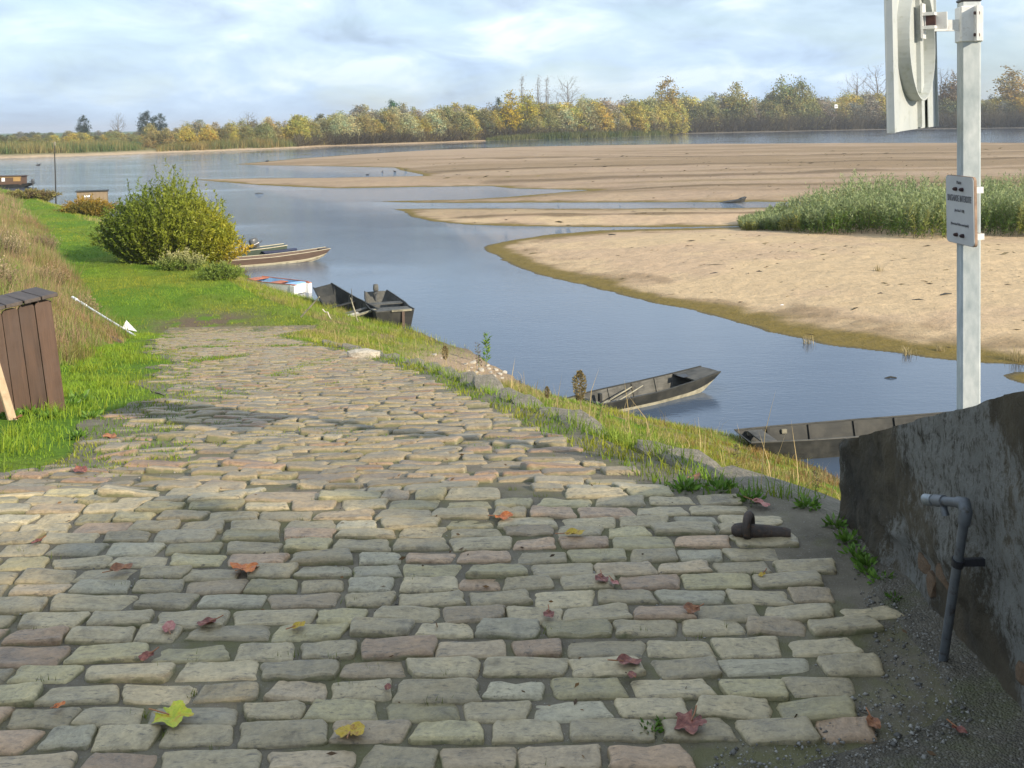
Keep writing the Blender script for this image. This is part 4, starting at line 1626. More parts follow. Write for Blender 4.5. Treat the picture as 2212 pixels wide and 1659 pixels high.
def plant_far_trees():
    ft = far_tree
    # single ones that stand out
    ft(1128, 163, 'spire0', (.21, .17, .13), 'lone bare poplar spire rising behind the golden poplar clump', back=1.10)
    ft(1163, 163, 'spire1', (.19, .16, .13), 'slim bare poplar spire beside the broad bare tree, the one nearer the golden clump', back=1.11)
    ft(1182, 165, 'spire0', (.19, .16, .13), 'slim bare poplar spire touching the broad round bare tree', back=1.10)
    ft(1225, 162, 'bare0', (.19, .17, .12), 'broad round bare tree next to the two slim poplar spires', back=1.09, width=1.25)
    ft(1103, 198, 'poplar0', (.46, .36, .035), 'bright golden poplar, tallest of the yellow clump behind the reed spit', back=1.025, width=1.25)
    ft(1138, 195, 'poplar1', (.38, .33, .04), 'yellow green poplar leaning into the bright golden one', back=1.035, width=1.2)
    ft(1078, 212, 'oval1', (.045, .06, .03), 'dark crooked pine peeping out beside the golden poplars', back=1.08, width=.7, name='pine_tree')
    ft(1262, 205, 'oval0', (.36, .36, .19), 'pale silvery poplar right of the broad bare tree', back=1.03, width=.9)
    ft(1440, 170, 'poplar0', (.31, .24, .06), 'tall pale yellow poplar standing above its neighbours', back=1.06, width=1.3)
    ft(847, 218, 'cedar0', (.04, .10, .03), 'small dark green conifer poking above the yellow trees', back=1.07, width=.8, name='conifer')
    ft(180, 250, 'cedar1', DARK, 'dark cedar standing apart above the left wood', back=1.7, width=.9, name='cedar_tree')
    ft(255, 241, 'bare1', (.11, .085, .075), 'brownish leafless round tree between the dark cedars', back=1.7, width=1.3)
    ft(316, 241, 'cedar0', DARK, 'tall dark cedar, the taller of a pair', back=1.65, width=.95, name='cedar_tree')
    ft(344, 246, 'cedar1', DARK, 'dark cedar, the smaller of a pair', back=1.65, width=.9, name='cedar_tree')
    ft(535, 240, 'bare0', (.16, .14, .08), 'airy half bare tree rising from the orange wood', back=1.12, width=1.5)
    ft(1588, 180, 'oval1', (.28, .25, .07), 'rounded yellow green tree standing clear on the far bank', back=1.04, width=1.1)
    ft(1690, 168, 'oval2', (.21, .22, .08), 'tall ragged pale green tree, left of a pair', back=1.04, width=1.0)
    ft(1725, 165, 'oval0', (.19, .19, .05), 'tall ragged olive tree, right of a pair', back=1.045, width=1.0)
    ft(1850, 155, 'bare1', GREYB, 'grey leafless tree near the white notice on the far bank', back=1.06, width=1.3)
    ft(1893, 138, 'bare0', (.20, .155, .115), 'tallest reddish bare tree beside the round sign', back=1.07, width=1.2)
    ft(2032, 145, 'bare0', (.22, .165, .09), 'bare russet tree seen between sign and post', back=1.05, width=1.2)
    ft(2060, 158, 'oval2', (.19, .14, .07), 'brown thinning tree half hidden by the steel post', back=1.05, width=1.0)
    ft(2186, 142, 'poplar1', (.33, .24, .08), 'pale golden poplar right of the steel post', back=1.06, width=1.4)
    ft(2200, 208, 'bushy1', (.30, .20, .03), 'orange yellow bushy tree below the pale golden poplar', back=1.03)
    # the wood along the water
    rng = random.Random(4)
    kinds = ['bushy0', 'bushy1', 'bushy2', 'bushy3', 'oval0', 'oval1', 'oval2']
    names = {'o': ('olive autumn tree in the wood along the far bank', OLIVE), 'g': ('golden yellow autumn tree in the wood along the far bank', GOLD),
             'p': ('pale yellow-green tree in the wood along the far bank', PALE), 'r': ('orange autumn tree in the wood along the far bank', ORNG),
             'b': ('grey brown thinning tree in the wood along the far bank', GREYB), 'd': ('dark olive tree in the wood along the far bank', DKOL)}

    def top_at(x):
        return float(np.interp(x, [-60, 0, 120, 330, 450, 560, 640, 700, 900, 1000, 1100, 1300, 1420, 1500, 1560, 1640, 1760, 1880, 2000, 2212, 2300],
                               [283, 283, 288, 272, 258, 258, 246, 240, 224, 224, 222, 212, 208, 206, 208, 206, 205, 198, 196, 206, 206]))

    def where(x, back):
        if x < 640:
            w = 'above the tawny reed bed'
        elif x < 840:
            w = 'between tawny reeds and small conifer'
        elif x < 1060:
            w = 'between conifer and golden poplars'
        elif x < 1250:
            w = 'around the golden poplars and bare spires'
        elif x < 1440:
            w = 'between broad bare tree and tall pale poplar'
        elif x < 1600:
            w = 'beside the rounded yellow green tree'
        elif x < 1760:
            w = 'around the ragged pair of tall trees'
        elif x < 1920:
            w = 'around the white navigation board'
        else:
            w = 'seen beyond the sign and steel post'
        return w + (', at the water' if back < 1.05 else ', standing back')

    def put(x, y, code, back, kind=None, width=1.0, place=None):
        lab, colr = names[code]
        lab = lab.split(' in the')[0] + ' ' + (place or where(x, back))
        j = rng.uniform(.82, 1.18)
        colr = (colr[0] * j * rng.uniform(.9, 1.1), colr[1] * j, colr[2] * j)
        ft(x, y, kind or rng.choice(kinds), colr, lab, 'far wood: ' + lab, back, width=width)
    x = -60
    while x < 345:                        # the low wood far behind the left reeds
        put(x, 292 - .02 * x + rng.uniform(-9, 5), rng.choice('ddob'), 2.6, rng.choice(kinds[:4]), 1.9, 'in the distant wood behind the cedars')
        put(x + 9, 298 - .03 * x + rng.uniform(-8, 4), rng.choice('oogd'), 1.5, rng.choice(kinds[:4]), 1.9, 'behind the left reed bed')
        x += 13
    x = 330
    while x < 2290:                       # back row, taller and duller
        if x < 640:
            code, back = rng.choice('oorrgb'), 1.12
        else:
            code, back = rng.choice('oogpbbd' if x < 1450 else 'oopbbd'), 1.07
        put(x + rng.uniform(-8, 8), top_at(x) + rng.uniform(-6, 14), code, back, width=1.1)
        x += 22 if x < 640 else 27
    x = 640
    while x < 2290:                       # middle row closing the gaps
        by = float(np.interp(x, [p[0] for p in FAR], [p[1] for p in FAR]))
        y = top_at(x)
        put(x, y + (by - y) * rng.uniform(.02, .22), rng.choice('oggpob'), 1.052, rng.choice(kinds[:4]), 1.3, where(x, 1.04).replace('at the water', 'in the middle row'))
        x += 19
    x = 320
    while x < 2290:                       # front row, lower, right on the water
        y = top_at(x)
        base = far_shore(x)
        by = float(np.interp(x, [p[0] for p in FAR], [p[1] for p in FAR]))
        y = y + (by - y) * rng.uniform(.12, .42)
        code = rng.choice('ogrogd' if x < 640 else ('oggpod' if x < 1450 else 'ogdobd'))
        put(x + rng.uniform(-9, 9), y, code, 1.03 if x > 640 else 1.06, rng.choice(kinds[:4]), 1.25)
        x += 20 if x < 640 else 20


plant_far_trees()


def band_stuff(name, label, cat, xs, hpx, back0, back1, n, col_fn, seed, w=.25, lean=.3, seg=1, zb=.3):
    rng = np.random.default_rng(seed)
    u = rng.uniform(xs[0], xs[-1], n)
    k = rng.uniform(back0, back1, n)
    yb = np.interp(u, [p[0] for p in FAR], [p[1] for p in FAR])
    X, D = PZv(u, yb)
    X, D = X * k, D * k
    z = np.interp(k, [1, 1.012, 1.03, 1.06, 1.12, 1.25, 1.6], [.05, .32, .85, 1.25, 1.55, 1.75, 1.95])
    H = np.interp(u, xs, hpx) / F * D * (.6 + .5 * rng.random(n))
    P = np.stack([X, D, z - .05], 1)
    me = blade_mesh(name, P, H, np.full(n, w), col_fn(u, X, D, rng), lean, seg, rng)
    return tag(obj(name, me), label, cat, kind='stuff')


def reed_col(a, b, s):
    def f(u, X, D, rng):
        nn = fbm(X * .12, D * .12, s)
        return lerp_c(np.array(a), np.array(b), sstep(.35, .65, nn + rng.normal(0, .12, len(u))))
    return f


band_stuff('reeds', 'green and straw reed bed on the left shore behind the mast', 'reeds', [-100, 0, 250, 290, 318], [26, 25, 22, 17, 6], 1.03, 1.16, 9000, reed_col((.10, .145, .045), (.26, .215, .08), 3), 61, .22)
band_stuff('reeds', 'tawny reed bed on the sandy spit right of the pale gap', 'reeds', [338, 380, 470, 600, 640, 650], [12, 17, 22, 22, 18, 8], 1.012, 1.10, 9000, reed_col((.14, .155, .05), (.29, .215, .075), 4), 62, .22)
band_stuff('reeds', 'green reed bed on the spit below the golden poplars', 'reeds', [1050, 1080, 1200, 1400, 1440, 1458], [7, 13, 18, 17, 15, 7], 1.0, 1.022, 12000, reed_col((.085, .12, .030), (.17, .175, .055), 5), 63, .25)
band_stuff('riverside_scrub', 'dark leafless scrub lining the far bank under the trees', 'scrub', [640, 760, 1040, 1300, 1460, 1700, 2260], [32, 34, 34, 32, 42, 46, 48], 1.012, 1.05, 60000,
           reed_col((.075, .062, .042), (.15, .125, .07), 6), 64, .30, .8)


def far_notice():
    p = far_shore(1806)
    D = p.y * 1.018
    tp = W(1806, 226, D)
    root = empty('notice_board', (tp.x, D, .5))
    zt = tp.z - .5
    MB().box((0, .1, zt / 2), (.22, .22, zt)).build('post', M_bark, root)
    b = MB().box((0, -.03, zt - 1.1), (2.0, .08, 2.4)).build('board', M_whitep, root)
    MB().box((0, -.085, zt - 1.2), (1.5, .02, .35)).build('stripe', M_black, b)
    tag(root, 'small white navigation board among trees on the far bank', 'sign')


far_notice()

# ------------------------------------------------------------------ steel post with traffic sign and bathing notice
def text_mesh(s, size, mat, parent, xf, name='lettering'):
    cu = bpy.data.curves.new(name, 'FONT')
    cu.body = s
    cu.size = size
    cu.align_x = 'CENTER'
    cu.align_y = 'CENTER'
    cu.extrude = .0006
    tmp = bpy.data.objects.new(name, cu)
    COL.objects.link(tmp)
    dg = bpy.context.evaluated_depsgraph_get()
    me = bpy.data.meshes.new_from_object(tmp.evaluated_get(dg))
    bpy.data.objects.remove(tmp)
    me.transform(xf)
    me.materials.clear()
    me.materials.append(mat)
    me.name = name
    return obj(name, me, parent)


def sign_post():
    D = 3.90
    LEAN = ROLL
    c = W(2092, 1250, D)
    zb = float(ground_z(c.x, c.y)) - .02
    yaw = R(-9)
    root = empty('sign_post', (c.x, c.y, zb), rot=Euler((0, LEAN, yaw)))
    top = W(2092, 4, D).z - zb
    s = .071
    m = MB().box((0, 0, top / 2), (s, s, top), bevel=.006)
    m.build('post', M_galv, root)
    MB().box((0, 0, top + .004), (s + .004, s + .004, .012), bevel=.003).build('cap', M_black, root)
    # clamp sleeve with flange and bolts
    z1, z0 = W(2092, 15, D).z - zb, W(2092, 92, D).z - zb
    k = MB().box((0, 0, (z0 + z1) / 2), (s + .012, s + .012, z1 - z0), bevel=.004)
    k.box((.012, -s / 2 - .022, (z0 + z1) / 2), (.008, .036, z1 - z0 - .004))
    k.box((.026, -s / 2 - .009, (z0 + z1) / 2), (.022, .006, z1 - z0 - .008))
    cl = k.build('clamp', M_clamp, root)
    for z in (z0 + .025, z1 - .03):
        MB().tube([(.002, -s / 2 - .024, z), (.022, -s / 2 - .024, z)], .007, 6).build('bolt', M_bolt, cl)
    # arm reaching to the sign
    za = (W(2030, 56, D).z - zb)
    a = MB()
    a.box((-.125, -.02, za), (.19, .006, .042))
    a.box((-.125, -.02, za - .021), (.19, .014, .004))
    arm = a.build('arm', M_clamp, root)
    MB().tube([(-.15, -.032, za), (-.15, -.02, za)], .008, 8).build('bolt', M_bolt, arm)
    tag(root, 'square galvanised steel post rising behind the parapet wall', 'post')

    # traffic sign seen from the back: folded panel with a round stiffening ring
    pl, pr = W(1917, 292, 3.40), W(2014, 278, 4.0)
    wid = (Vector(pr[:2]) - Vector(pl[:2])).length
    yaw2 = math.atan2(pr.y - pl.y, pr.x - pl.x)
    zb2 = (pl.z + pr.z) / 2
    sg = empty('traffic_sign', (pl.x, pl.y, zb2), rot=(0, R(-1.2), yaw2))
    hgt = .72
    p = MB()
    p.box((wid / 2, 0, hgt / 2), (wid, .004, hgt))
    for x in (0.004, wid - .004):           # folded rims
        p.box((x, -.012, hgt / 2), (.006, .024, hgt))
    p.box((.055, -.014, hgt / 2), (.10, .003, hgt - .002))
    p.box((wid - .075, -.014, hgt / 2), (.14, .003, hgt - .002))
    p.build('panel', M_alu, sg)
    MB().box((wid * .66, -.010, hgt / 2), (.05, .016, hgt - .012)).build('channel', M_alu, sg)
    ring = MB()
    rc, rad = Vector((wid * .50, 0, W(1965, 96, 3.7).z - zb2)), .215
    n = 64
    V, Fs = [], []
    for i in range(n):
        a_ = 2 * math.pi * i / n
        cx, cz = math.cos(a_), math.sin(a_)
        for rr, yy in ((rad, -.002), (rad, -.046), (rad - .006, -.046), (rad - .006, -.002)):
            V.append((rc.x + rr * cx, yy, rc.z + rr * cz))
    for i in range(n):
        j = (i + 1) % n
        for q in range(4):
            q2 = (q + 1) % 4
            Fs.append((i * 4 + q, j * 4 + q, j * 4 + q2, i * 4 + q2))
    ring.add(V, Fs, False)
    ring.build('ring', M_alu, sg)
    br = MB()
    zb3 = W(1980, 66, 3.75).z - zb2
    bx = wid * .62
    br.box((bx, -.05, zb3), (.05, .05, .012))
    br.box((bx, -.05, zb3 + .05), (.05, .05, .012))
    br.box((bx, -.03, zb3 + .025), (.055, .008, .13))
    br.box((bx + .02, -.085, zb3 + .025), (.012, .05, .062))
    br.build('bracket', M_clamp, sg)
    MB().box((bx - .004, -.058, zb3 + .025), (.02, .032, .036)).build('bolt', M_bolt, sg)
    tag(sg, 'large square traffic sign seen edge-on from behind on the post', 'sign')

    # bathing notice on the left flank of the post
    n0, n1 = W(2043, 377, 3.97), W(2103, 383, 3.76)
    h = (W(2043, 377, 3.95) - W(2043, 522, 3.95)).length
    w = (Vector(n0[:2]) - Vector(n1[:2])).length
    nb = empty('bathing_notice', ((n0.x + n1.x) / 2, (n0.y + n1.y) / 2, n0.z - h), math.atan2(n1.y - n0.y, n1.x - n0.x))
    # local +x runs from the far edge to the near edge, local -y faces the path
    xs = w / 2
    r = .016
    out = []
    for cx, cz, a0 in ((xs - r, r, -90), (xs - r, h - r, 0), (-xs + r, h - r, 90), (-xs + r, r, 180)):
        for q in range(5):
            a_ = R(a0 + q * 22.5)
            out.append((cx + r * math.cos(a_), cz + r * math.sin(a_)))
    xf = Matrix(((1, 0, 0, 0), (0, 0, 1, 0), (0, 1, 0, 0), (0, 0, 0, 1)))
    MB().prism(out, .002, .012, xf).build('backing', M_panel_edge, nb)
    face = MB().prism([(x * .985, h / 2 + (z - h / 2) * .985) for x, z in out], -.001, .002, xf).build('face', M_panel, nb)
    rot = Matrix(((1, 0, 0, 0), (0, 0, -1, -.0022), (0, 1, 0, 0), (0, 0, 0, 1)))
    for s_, sz, z in (('Mairie', .017, h * .90), ('BAIGNADE', .034, 0), ('(Arrêté n° 120)', .0135, h * .49), ('(Direction Police municipale)', .0135, h * .29)):
        if s_ == 'BAIGNADE':
            xf2 = Matrix.Translation((0, 0, h * .665)) @ rot @ Matrix.Diagonal((.62, 1.25, 1, 1))
            text_mesh('BAIGNADE INTERDITE', .029, M_ink, face, xf2)
        else:
            text_mesh(s_, sz, M_ink, face, Matrix.Translation((0, 0, z)) @ rot @ Matrix.Diagonal((.85, 1.1, 1, 1)))
    for z in (h * .805, h * .135):
        for x in (-.022, .026):
            b = MB()
            b.tube([(x, -.001, z), (x, -.012, z)], [.008, .007], 8)
            b.tube([(x, -.012, z), (x, -.016, z)], [.005, .004], 6)
            b.build('bolt', M_bolt, nb)
        st = MB()
        st.box((.02, .055, z), (.085, .003, .024))
        st.box((.062, .036, z), (.003, .05, .024))
        st.build('strap', M_clamp, nb)
    tag(nb, 'weathered grey notice reading BAIGNADE INTERDITE on the steel post', 'sign')


sign_post()


# ------------------------------------------------------------------ leaning wooden box
def wood_box():
    p = Vector(RP(143, 886))
    z0 = float(ground_z(p.x, p.y))
    root = empty('wooden_box', (p.x, p.y, z0 - .02), rot=Euler((0, R(-6.5), R(45))))
    # local x from the visible right corner to the left (negative), local y into the box
    hh, w, dp = .97, .116, .36
    n = 5
    for i in range(n):
        x1 = -.012 - i * (w + .006)
        poly = [(x1 - w, .01), (x1, .01), (x1, hh - .05), (x1 - .012, hh - .028), (x1 - .035, hh - .02), (x1 - w + .035, hh - .02), (x1 - w + .012, hh - .028), (x1 - w, hh - .05)]
        xf = Matrix(((1, 0, 0, 0), (0, 0, 1, 0), (0, 1, 0, 0), (0, 0, 0, 1)))
        o = MB().prism(poly, -.011, .011, xf).build('slat', M_box, root)
        o.location = (0, random.uniform(-.004, .004), random.uniform(-.006, .004))
    for i in range(3):
        MB().box((0.008, .035 + .06 + i * .105, hh / 2 - .02), (.02, .098, hh - .06), bevel=.003).build('side_slat', M_box, root)
    for x, y in ((-.02, .035), (-.02, dp - .03), (-.62, .035), (-.62, dp - .03)):
        MB().box((x - .012, y, hh / 2 - .03), (.04, .04, hh - .05)).build('corner_post', M_box, root)
    for i in range(5):
        x = .035 - .065 - i * .132
        o = MB().box((x, dp / 2 - .035, hh + .012), (.124, dp + .09, .03), bevel=.004).build('top_plank', M_boxtop, root)
        o.rotation_euler = (0, 0, random.uniform(-.015, .015))
    tag(root, 'upright brown wooden box of vertical slats leaning at the grass edge', 'box')
    # plank propped in front
    q = W(28, 893, p.y - .6)
    zq = float(ground_z(q.x, q.y))
    pr = empty('propped_plank', (q.x, q.y, zq - .02))
    e = W(-22, 745, p.y - .4)
    v = Vector(e) - Vector((q.x, q.y, zq - .02))
    m = MB()
    rotm = v.to_track_quat('Z', 'Y').to_matrix()
    m.box(v * .5, (.06, .028, v.length), rotm, bevel=.004)
    m.build('plank', M_plank, pr)
    tag(pr, 'pale weathered plank propped against the brown slatted box', 'plank')


wood_box()


# ------------------------------------------------------------------ standpipe by the wall
def standpipe():
    b = W(2034, 1432, 2.85)
    t = W(2086, 1105, 2.68)
    root = empty('standpipe', (b.x, b.y, ZP))
    v = Vector((t.x - b.x, t.y - b.y, t.z - ZP))
    MB().tube([(0, 0, -.02), v * .5, v * .985], .0125, 12).build('pipe', M_pipe, root)
    MB().tube([v * .66, v * .70], .0165, 12).build('clip', M_black, root)
    out = W(2000, 1079, 2.86) - Vector((b.x, b.y, ZP))
    top = v + Vector((.002, .012, .018))
    m = MB()
    m.tube([v * .93, v, top, top.lerp(out, .14)], [.0165, .0175, .0175, .0165], 12)
    m.build('elbow', M_pipe, root)
    m2 = MB()
    m2.tube([top.lerp(out, .10), top.lerp(out, .80)], .0130, 12)
    m2.tube([top.lerp(out, .50), top.lerp(out, .74)], .0165, 10)
    s = m2.build('spout', M_pipe, root)
    MB().tube([top.lerp(out, .80), out], [.0150, .0165], 12).build('nozzle', M_brass, s)
    q = top.lerp(out, .56)
    MB().tube([q, q + Vector((.004, -.01, -.036))], [.008, .012], 8).build('valve', M_pipe, s)
    # a bracket ties it to the wall face
    c = v * .68
    MB().box((c.x + (1.25 - b.x - c.x) / 2, c.y, c.z), (max(1.25 - b.x - c.x, .02) + .03, .012, .02)).build('bracket', M_black, root)
    tag(root, 'grey standpipe with short spout leaning against the dark wall', 'pipe')


standpipe()


# ------------------------------------------------------------------ iron shackle on the paving
def shackle():
    a, b = RP(1583, 1168), RP(1708, 1172)
    zc = ZP + .012
    root = empty('mooring_shackle', ((a.x + b.x) / 2, (a.y + b.y) / 2, zc), math.atan2(b.y - a.y, b.x - a.x))
    L = (b - a).length
    m = MB()
    m.tube([(-L * .22, 0, .024), (L * .1, .004, .024), (L * .42, .0, .021), (L * .5, -.002, .020)], [.027, .024, .021, .017], 12)
    m.build('bar', M_iron, root)
    V = MB()
    pts = [(-L * .22 + .012 * math.cos(t), .034 * math.cos(t), .044 + .040 * math.sin(t)) for t in np.linspace(0, 2 * math.pi, 17)]
    V.tube(pts, .0155, 8, False)
    V.build('ring', M_iron, root)
    bm = MB()
    bm.tube([(-L * .52, 0, .026), (-L * .46, 0, .026), (-L * .34, 0, .028), (-L * .22, 0, .028)], [.012, .024, .027, .024], 12)
    bm.build('boss', M_iron, root)
    tag(root, 'rusty iron mooring shackle lying on the paving near the wall', 'shackle')


shackle()


# ------------------------------------------------------------------ boats
class Hull:
    """Flat bottomed river boat; local x from stern to bow, waterline z = 0."""

    def __init__(s, L, b0, bm, b1, free0, freem, free1, draft=.12, flare=.80, rise0=.25, rise1=.3, over0=.15, over1=.35, n=18, th=.03):
        s.L, s.n, s.th = L, n, th
        s.t = np.linspace(0, 1, n)
        s.b = np.interp(s.t, [0, .15, .5, .8, 1], [b0, (b0 + bm) / 2 + (bm - b0) * .25, bm, bm * .55 + b1 * .45, b1]) / 2
        s.zt = np.interp(s.t, [0, .25, .55, .8, 1], [free0, freem * .98, freem, freem * .6 + free1 * .4, free1])
        s.zb = np.interp(s.t, [0, .12, .8, .92, 1], [-draft + rise0, -draft, -draft, -draft + rise1 * .35, -draft + rise1])
        s.xt = (s.t - .5) * L + np.interp(s.t, [0, .2, .75, 1], [-over0, 0, 0, over1])
        s.xb = (s.t - .5) * L
        s.fl = flare

    def stretch(s, L):
        k = L / s.L
        s.xt, s.xb, s.L = s.xt * k, s.xb * k, L

    def sec(s, i):
        b, c = s.b[i], s.b[i] * s.fl
        return [(s.xt[i], b, s.zt[i]), (s.xb[i], c, s.zb[i]), (s.xb[i], -c, s.zb[i]), (s.xt[i], -b, s.zt[i])]

    def at(s, t, side=0.0, h=1.0):
        """Point on the inner skin at length t, side -1..1 and height h (0 floor, 1 gunwale)."""
        b, zt, zb, xt, xb = (float(np.interp(t, s.t, a)) for a in (s.b, s.zt, s.zb, s.xt, s.xb))
        zf = zb + s.th
        bb = b * (s.fl + (1 - s.fl) * h) - s.th
        return Vector((xb + (xt - xb) * h, bb * side, zf + (zt - zf) * h))

    def mesh_hull(s, parent, mat, mat_in=None, lower=None, split=.45):
        V, Fo, Fi, Fl = [], [], [], []
        n = s.n
        for i in range(n):
            g1, c1, c2, g2 = [Vector(p) for p in s.sec(i)]
            m1, m2 = c1.lerp(g1, split), c2.lerp(g2, split)
            ii = Vector((s.th * 1.2 if i == 0 else (-s.th * 1.2 if i == n - 1 else 0), 0, 0))
            d = Vector((0, s.th, 0))
            up = Vector((0, 0, s.th))
            V += [g1, m1, c1, c2, m2, g2, g1 - d + ii, c1 - d + up + ii, c2 + d + up + ii, g2 + d + ii]
        k = 10
        for i in range(n - 1):
            a, b = i * k, (i + 1) * k
            Fo += [(a, b, b + 1, a + 1), (a + 4, b + 4, b + 5, a + 5)]
            Fl += [(a + 1, b + 1, b + 2, a + 2), (a + 2, b + 2, b + 3, a + 3), (a + 3, b + 3, b + 4, a + 4)]
            Fi += [(a + 6, a + 7, b + 7, b + 6), (a + 7, a + 8, b + 8, b + 7), (a + 8, a + 9, b + 9, b + 8), (a, a + 6, b + 6, b), (a + 5, b + 5, b + 9, a + 9)]
        z = (n - 1) * k
        Fo += [(0, 1, 2, 3, 4, 5)[::1], (z + 5, z + 4, z + 3, z + 2, z + 1, z)]
        Fi += [(6, 9, 8, 7), (z + 6, z + 7, z + 8, z + 9), (0, 5, 9, 6), (z, z + 6, z + 9, z + 5)]
        me = bpy.data.meshes.new('hull')
        me.from_pydata([tuple(v) for v in V], [], Fo + Fl + Fi)
        me.materials.append(mat)
        me.materials.append(lower or mat)
        me.materials.append(mat_in or mat)
        idx = [0] * len(Fo) + [1] * len(Fl) + [2] * len(Fi)
        me.polygons.foreach_set('material_index', idx)
        me.update()
        return obj('hull', me, parent)

    def gunwale(s, parent, mat, w=.05, h=.035, side_off=.0):
        for sg in (-1, 1):
            m = MB()
            V, Fs = [], []
            for i in range(s.n):
                b = s.b[i] + side_off
                x, z = s.xt[i], s.zt[i]
                V += [(x, sg * (b + .012), z + .006), (x, sg * (b - w + .012), z + .006), (x, sg * (b - w + .012), z + .006 + h), (x, sg * (b + .012), z + .006 + h)]
            for i in range(s.n - 1):
                a, b = i * 4, (i + 1) * 4
                for q in range(4):
                    q2 = (q + 1) % 4
                    Fs.append((a + q, b + q, b + q2, a + q2) if sg > 0 else (a + q2, b + q2, b + q, a + q))
            Fs += [(0, 1, 2, 3), tuple((s.n - 1) * 4 + q for q in (3, 2, 1, 0))]
            m.add(V, Fs)
            m.build('gunwale', mat, parent)

    def stripe(s, parent, mat, h0, h1, sg=-1, name='rubbing_strake'):
        V, Fs = [], []
        for i in range(s.n):
            g1, c1, c2, g2 = [Vector(p) for p in s.sec(i)]
            g, c = (g1, c1) if sg > 0 else (g2, c2)
            o = Vector((0, sg * .014, 0))
            V += [c.lerp(g, h0), c.lerp(g, h0) + o, c.lerp(g, h1) + o, c.lerp(g, h1)]
        for i in range(s.n - 1):
            a, b = i * 4, (i + 1) * 4
            for q in range(3):
                Fs.append((a + q, a + q + 1, b + q + 1, b + q))
        MB().add(V, Fs).build(name, mat, parent)

    def thwart(s, parent, t, mat, w=.22, h=.72, name='thwart'):
        a, b = s.at(t, -1, h), s.at(t, 1, h)
        MB().box((a + b) / 2, (w, (b - a).length + .02, .03), bevel=.004).build(name, mat, parent)

    def rib(s, parent, t, mat, w=.05, d=.035):
        for sg in (-1, 1):
            a, b = s.at(t, sg, .0), s.at(t, sg, 1.0)
            m = MB()
            dv = (b - a)
            m.box((a + b) / 2 + Vector((0, -sg * d * .4, 0)), (w, d, dv.length), dv.to_track_quat('Z', 'X').to_matrix() if False else Matrix.Rotation(-math.atan2(dv.y, dv.z), 3, 'X'))
            m.build('rib', mat, parent)

    def deck(s, parent, t0, t1, mat, dz=.006, name='deck'):
        idx = [i for i in range(s.n) if t0 <= s.t[i] <= t1]
        V, Fs = [], []
        for i in idx:
            x, b, z = s.xt[i], s.b[i] - .004, s.zt[i]
            V += [(x, b, z + dz), (x, 0, z + dz + .015), (x, -b, z + dz), (x, b, z - .02), (x, -b, z - .02)]
        for q in range(len(idx) - 1):
            a, b = q * 5, (q + 1) * 5
            Fs += [(a, a + 1, b + 1, b), (a + 1, a + 2, b + 2, b + 1), (a + 3, b + 3, b + 4, a + 4), (a, b, b + 3, a + 3), (a + 2, a + 4, b + 4, b + 2)]
        e = (len(idx) - 1) * 5
        Fs += [(0, 3, 4, 2, 1), (e, e + 1, e + 2, e + 4, e + 3)]
        MB().add(V, Fs).build(name, mat, parent)


def place_boat(name, stern, bow, L=None, dz=0.0, roll=0.0, pitch=0.0):
    """stern, bow: world XY of the ends of the centre line."""
    s, b = Vector(stern), Vector(bow)
    c = (s + b) / 2
    a = math.atan2(b.y - s.y, b.x - s.x)
    return empty(name, (c.x, c.y, dz), rot=Euler((roll, pitch, a)))


def oar(parent, p, q, mat=None):
    m = MB()
    m.tube([p, Vector(p).lerp(Vector(q), .7), q], [.016, .016, .014], 6)
    d = (Vector(q) - Vector(p)).normalized()
    m.box(Vector(p) - d * .14, (.10, .016, .34), d.to_track_quat('Z', 'Y').to_matrix())
    o = m.build('oar', mat or M_palew, parent)
    return o


def outboard(parent, p, yaw=0.0, cowl=None, tilt=0.0, sc=1.0, band=True):
    """Outboard motor as a thing of its own, clamped to the transom point p (world)."""
    root = empty('outboard_motor', p, rot=Euler((0, tilt, yaw)))
    m = MB()
    prof = [(.00, .11), (.04, .15), (.16, .155), (.30, .145), (.36, .12), (.375, .05)]
    V, Fs, n = [], [], 12
    for z, r in prof:
        for k in range(n):
            a = 2 * math.pi * k / n
            V.append((math.copysign(abs(math.cos(a)) ** .45, math.cos(a)) * r * 1.15 * sc - .1 * sc, math.copysign(abs(math.sin(a)) ** .45, math.sin(a)) * r * .85 * sc, (z + .12) * sc))
    for i in range(len(prof) - 1):
        for k in range(n):
            Fs.append((i * n + k, i * n + (k + 1) % n, (i + 1) * n + (k + 1) % n, (i + 1) * n + k))
    Fs += [tuple(range(n - 1, -1, -1)), tuple((len(prof) - 1) * n + k for k in range(n))]
    m.add(V, Fs, True)
    m.build('cowl', cowl or M_motor, root)
    MB().tube([(-.1 * sc, 0, .13 * sc), (-.12 * sc, 0, -.3 * sc), (-.13 * sc, 0, -.55 * sc)], [.07 * sc, .05 * sc, .035 * sc], 8).build('leg', M_motor, root)
    MB().box((-.02 * sc, 0, .06 * sc), (.14 * sc, .16 * sc, .14 * sc), bevel=.01).build('clamp', M_motor, root)
    MB().tube([(0, .03 * sc, .16 * sc), (.28 * sc, .05 * sc, .22 * sc)], .018 * sc, 6).build('tiller', M_black, root)
    if band:
        MB().box((-.10 * sc, 0, .245 * sc), (.345 * sc, .272 * sc, .05 * sc), bevel=.03).build('band', M_motorw, root)
    return root


def world_pt(root, v):
    return Matrix.LocRotScale(root.location, root.rotation_euler, None) @ Vector(v)


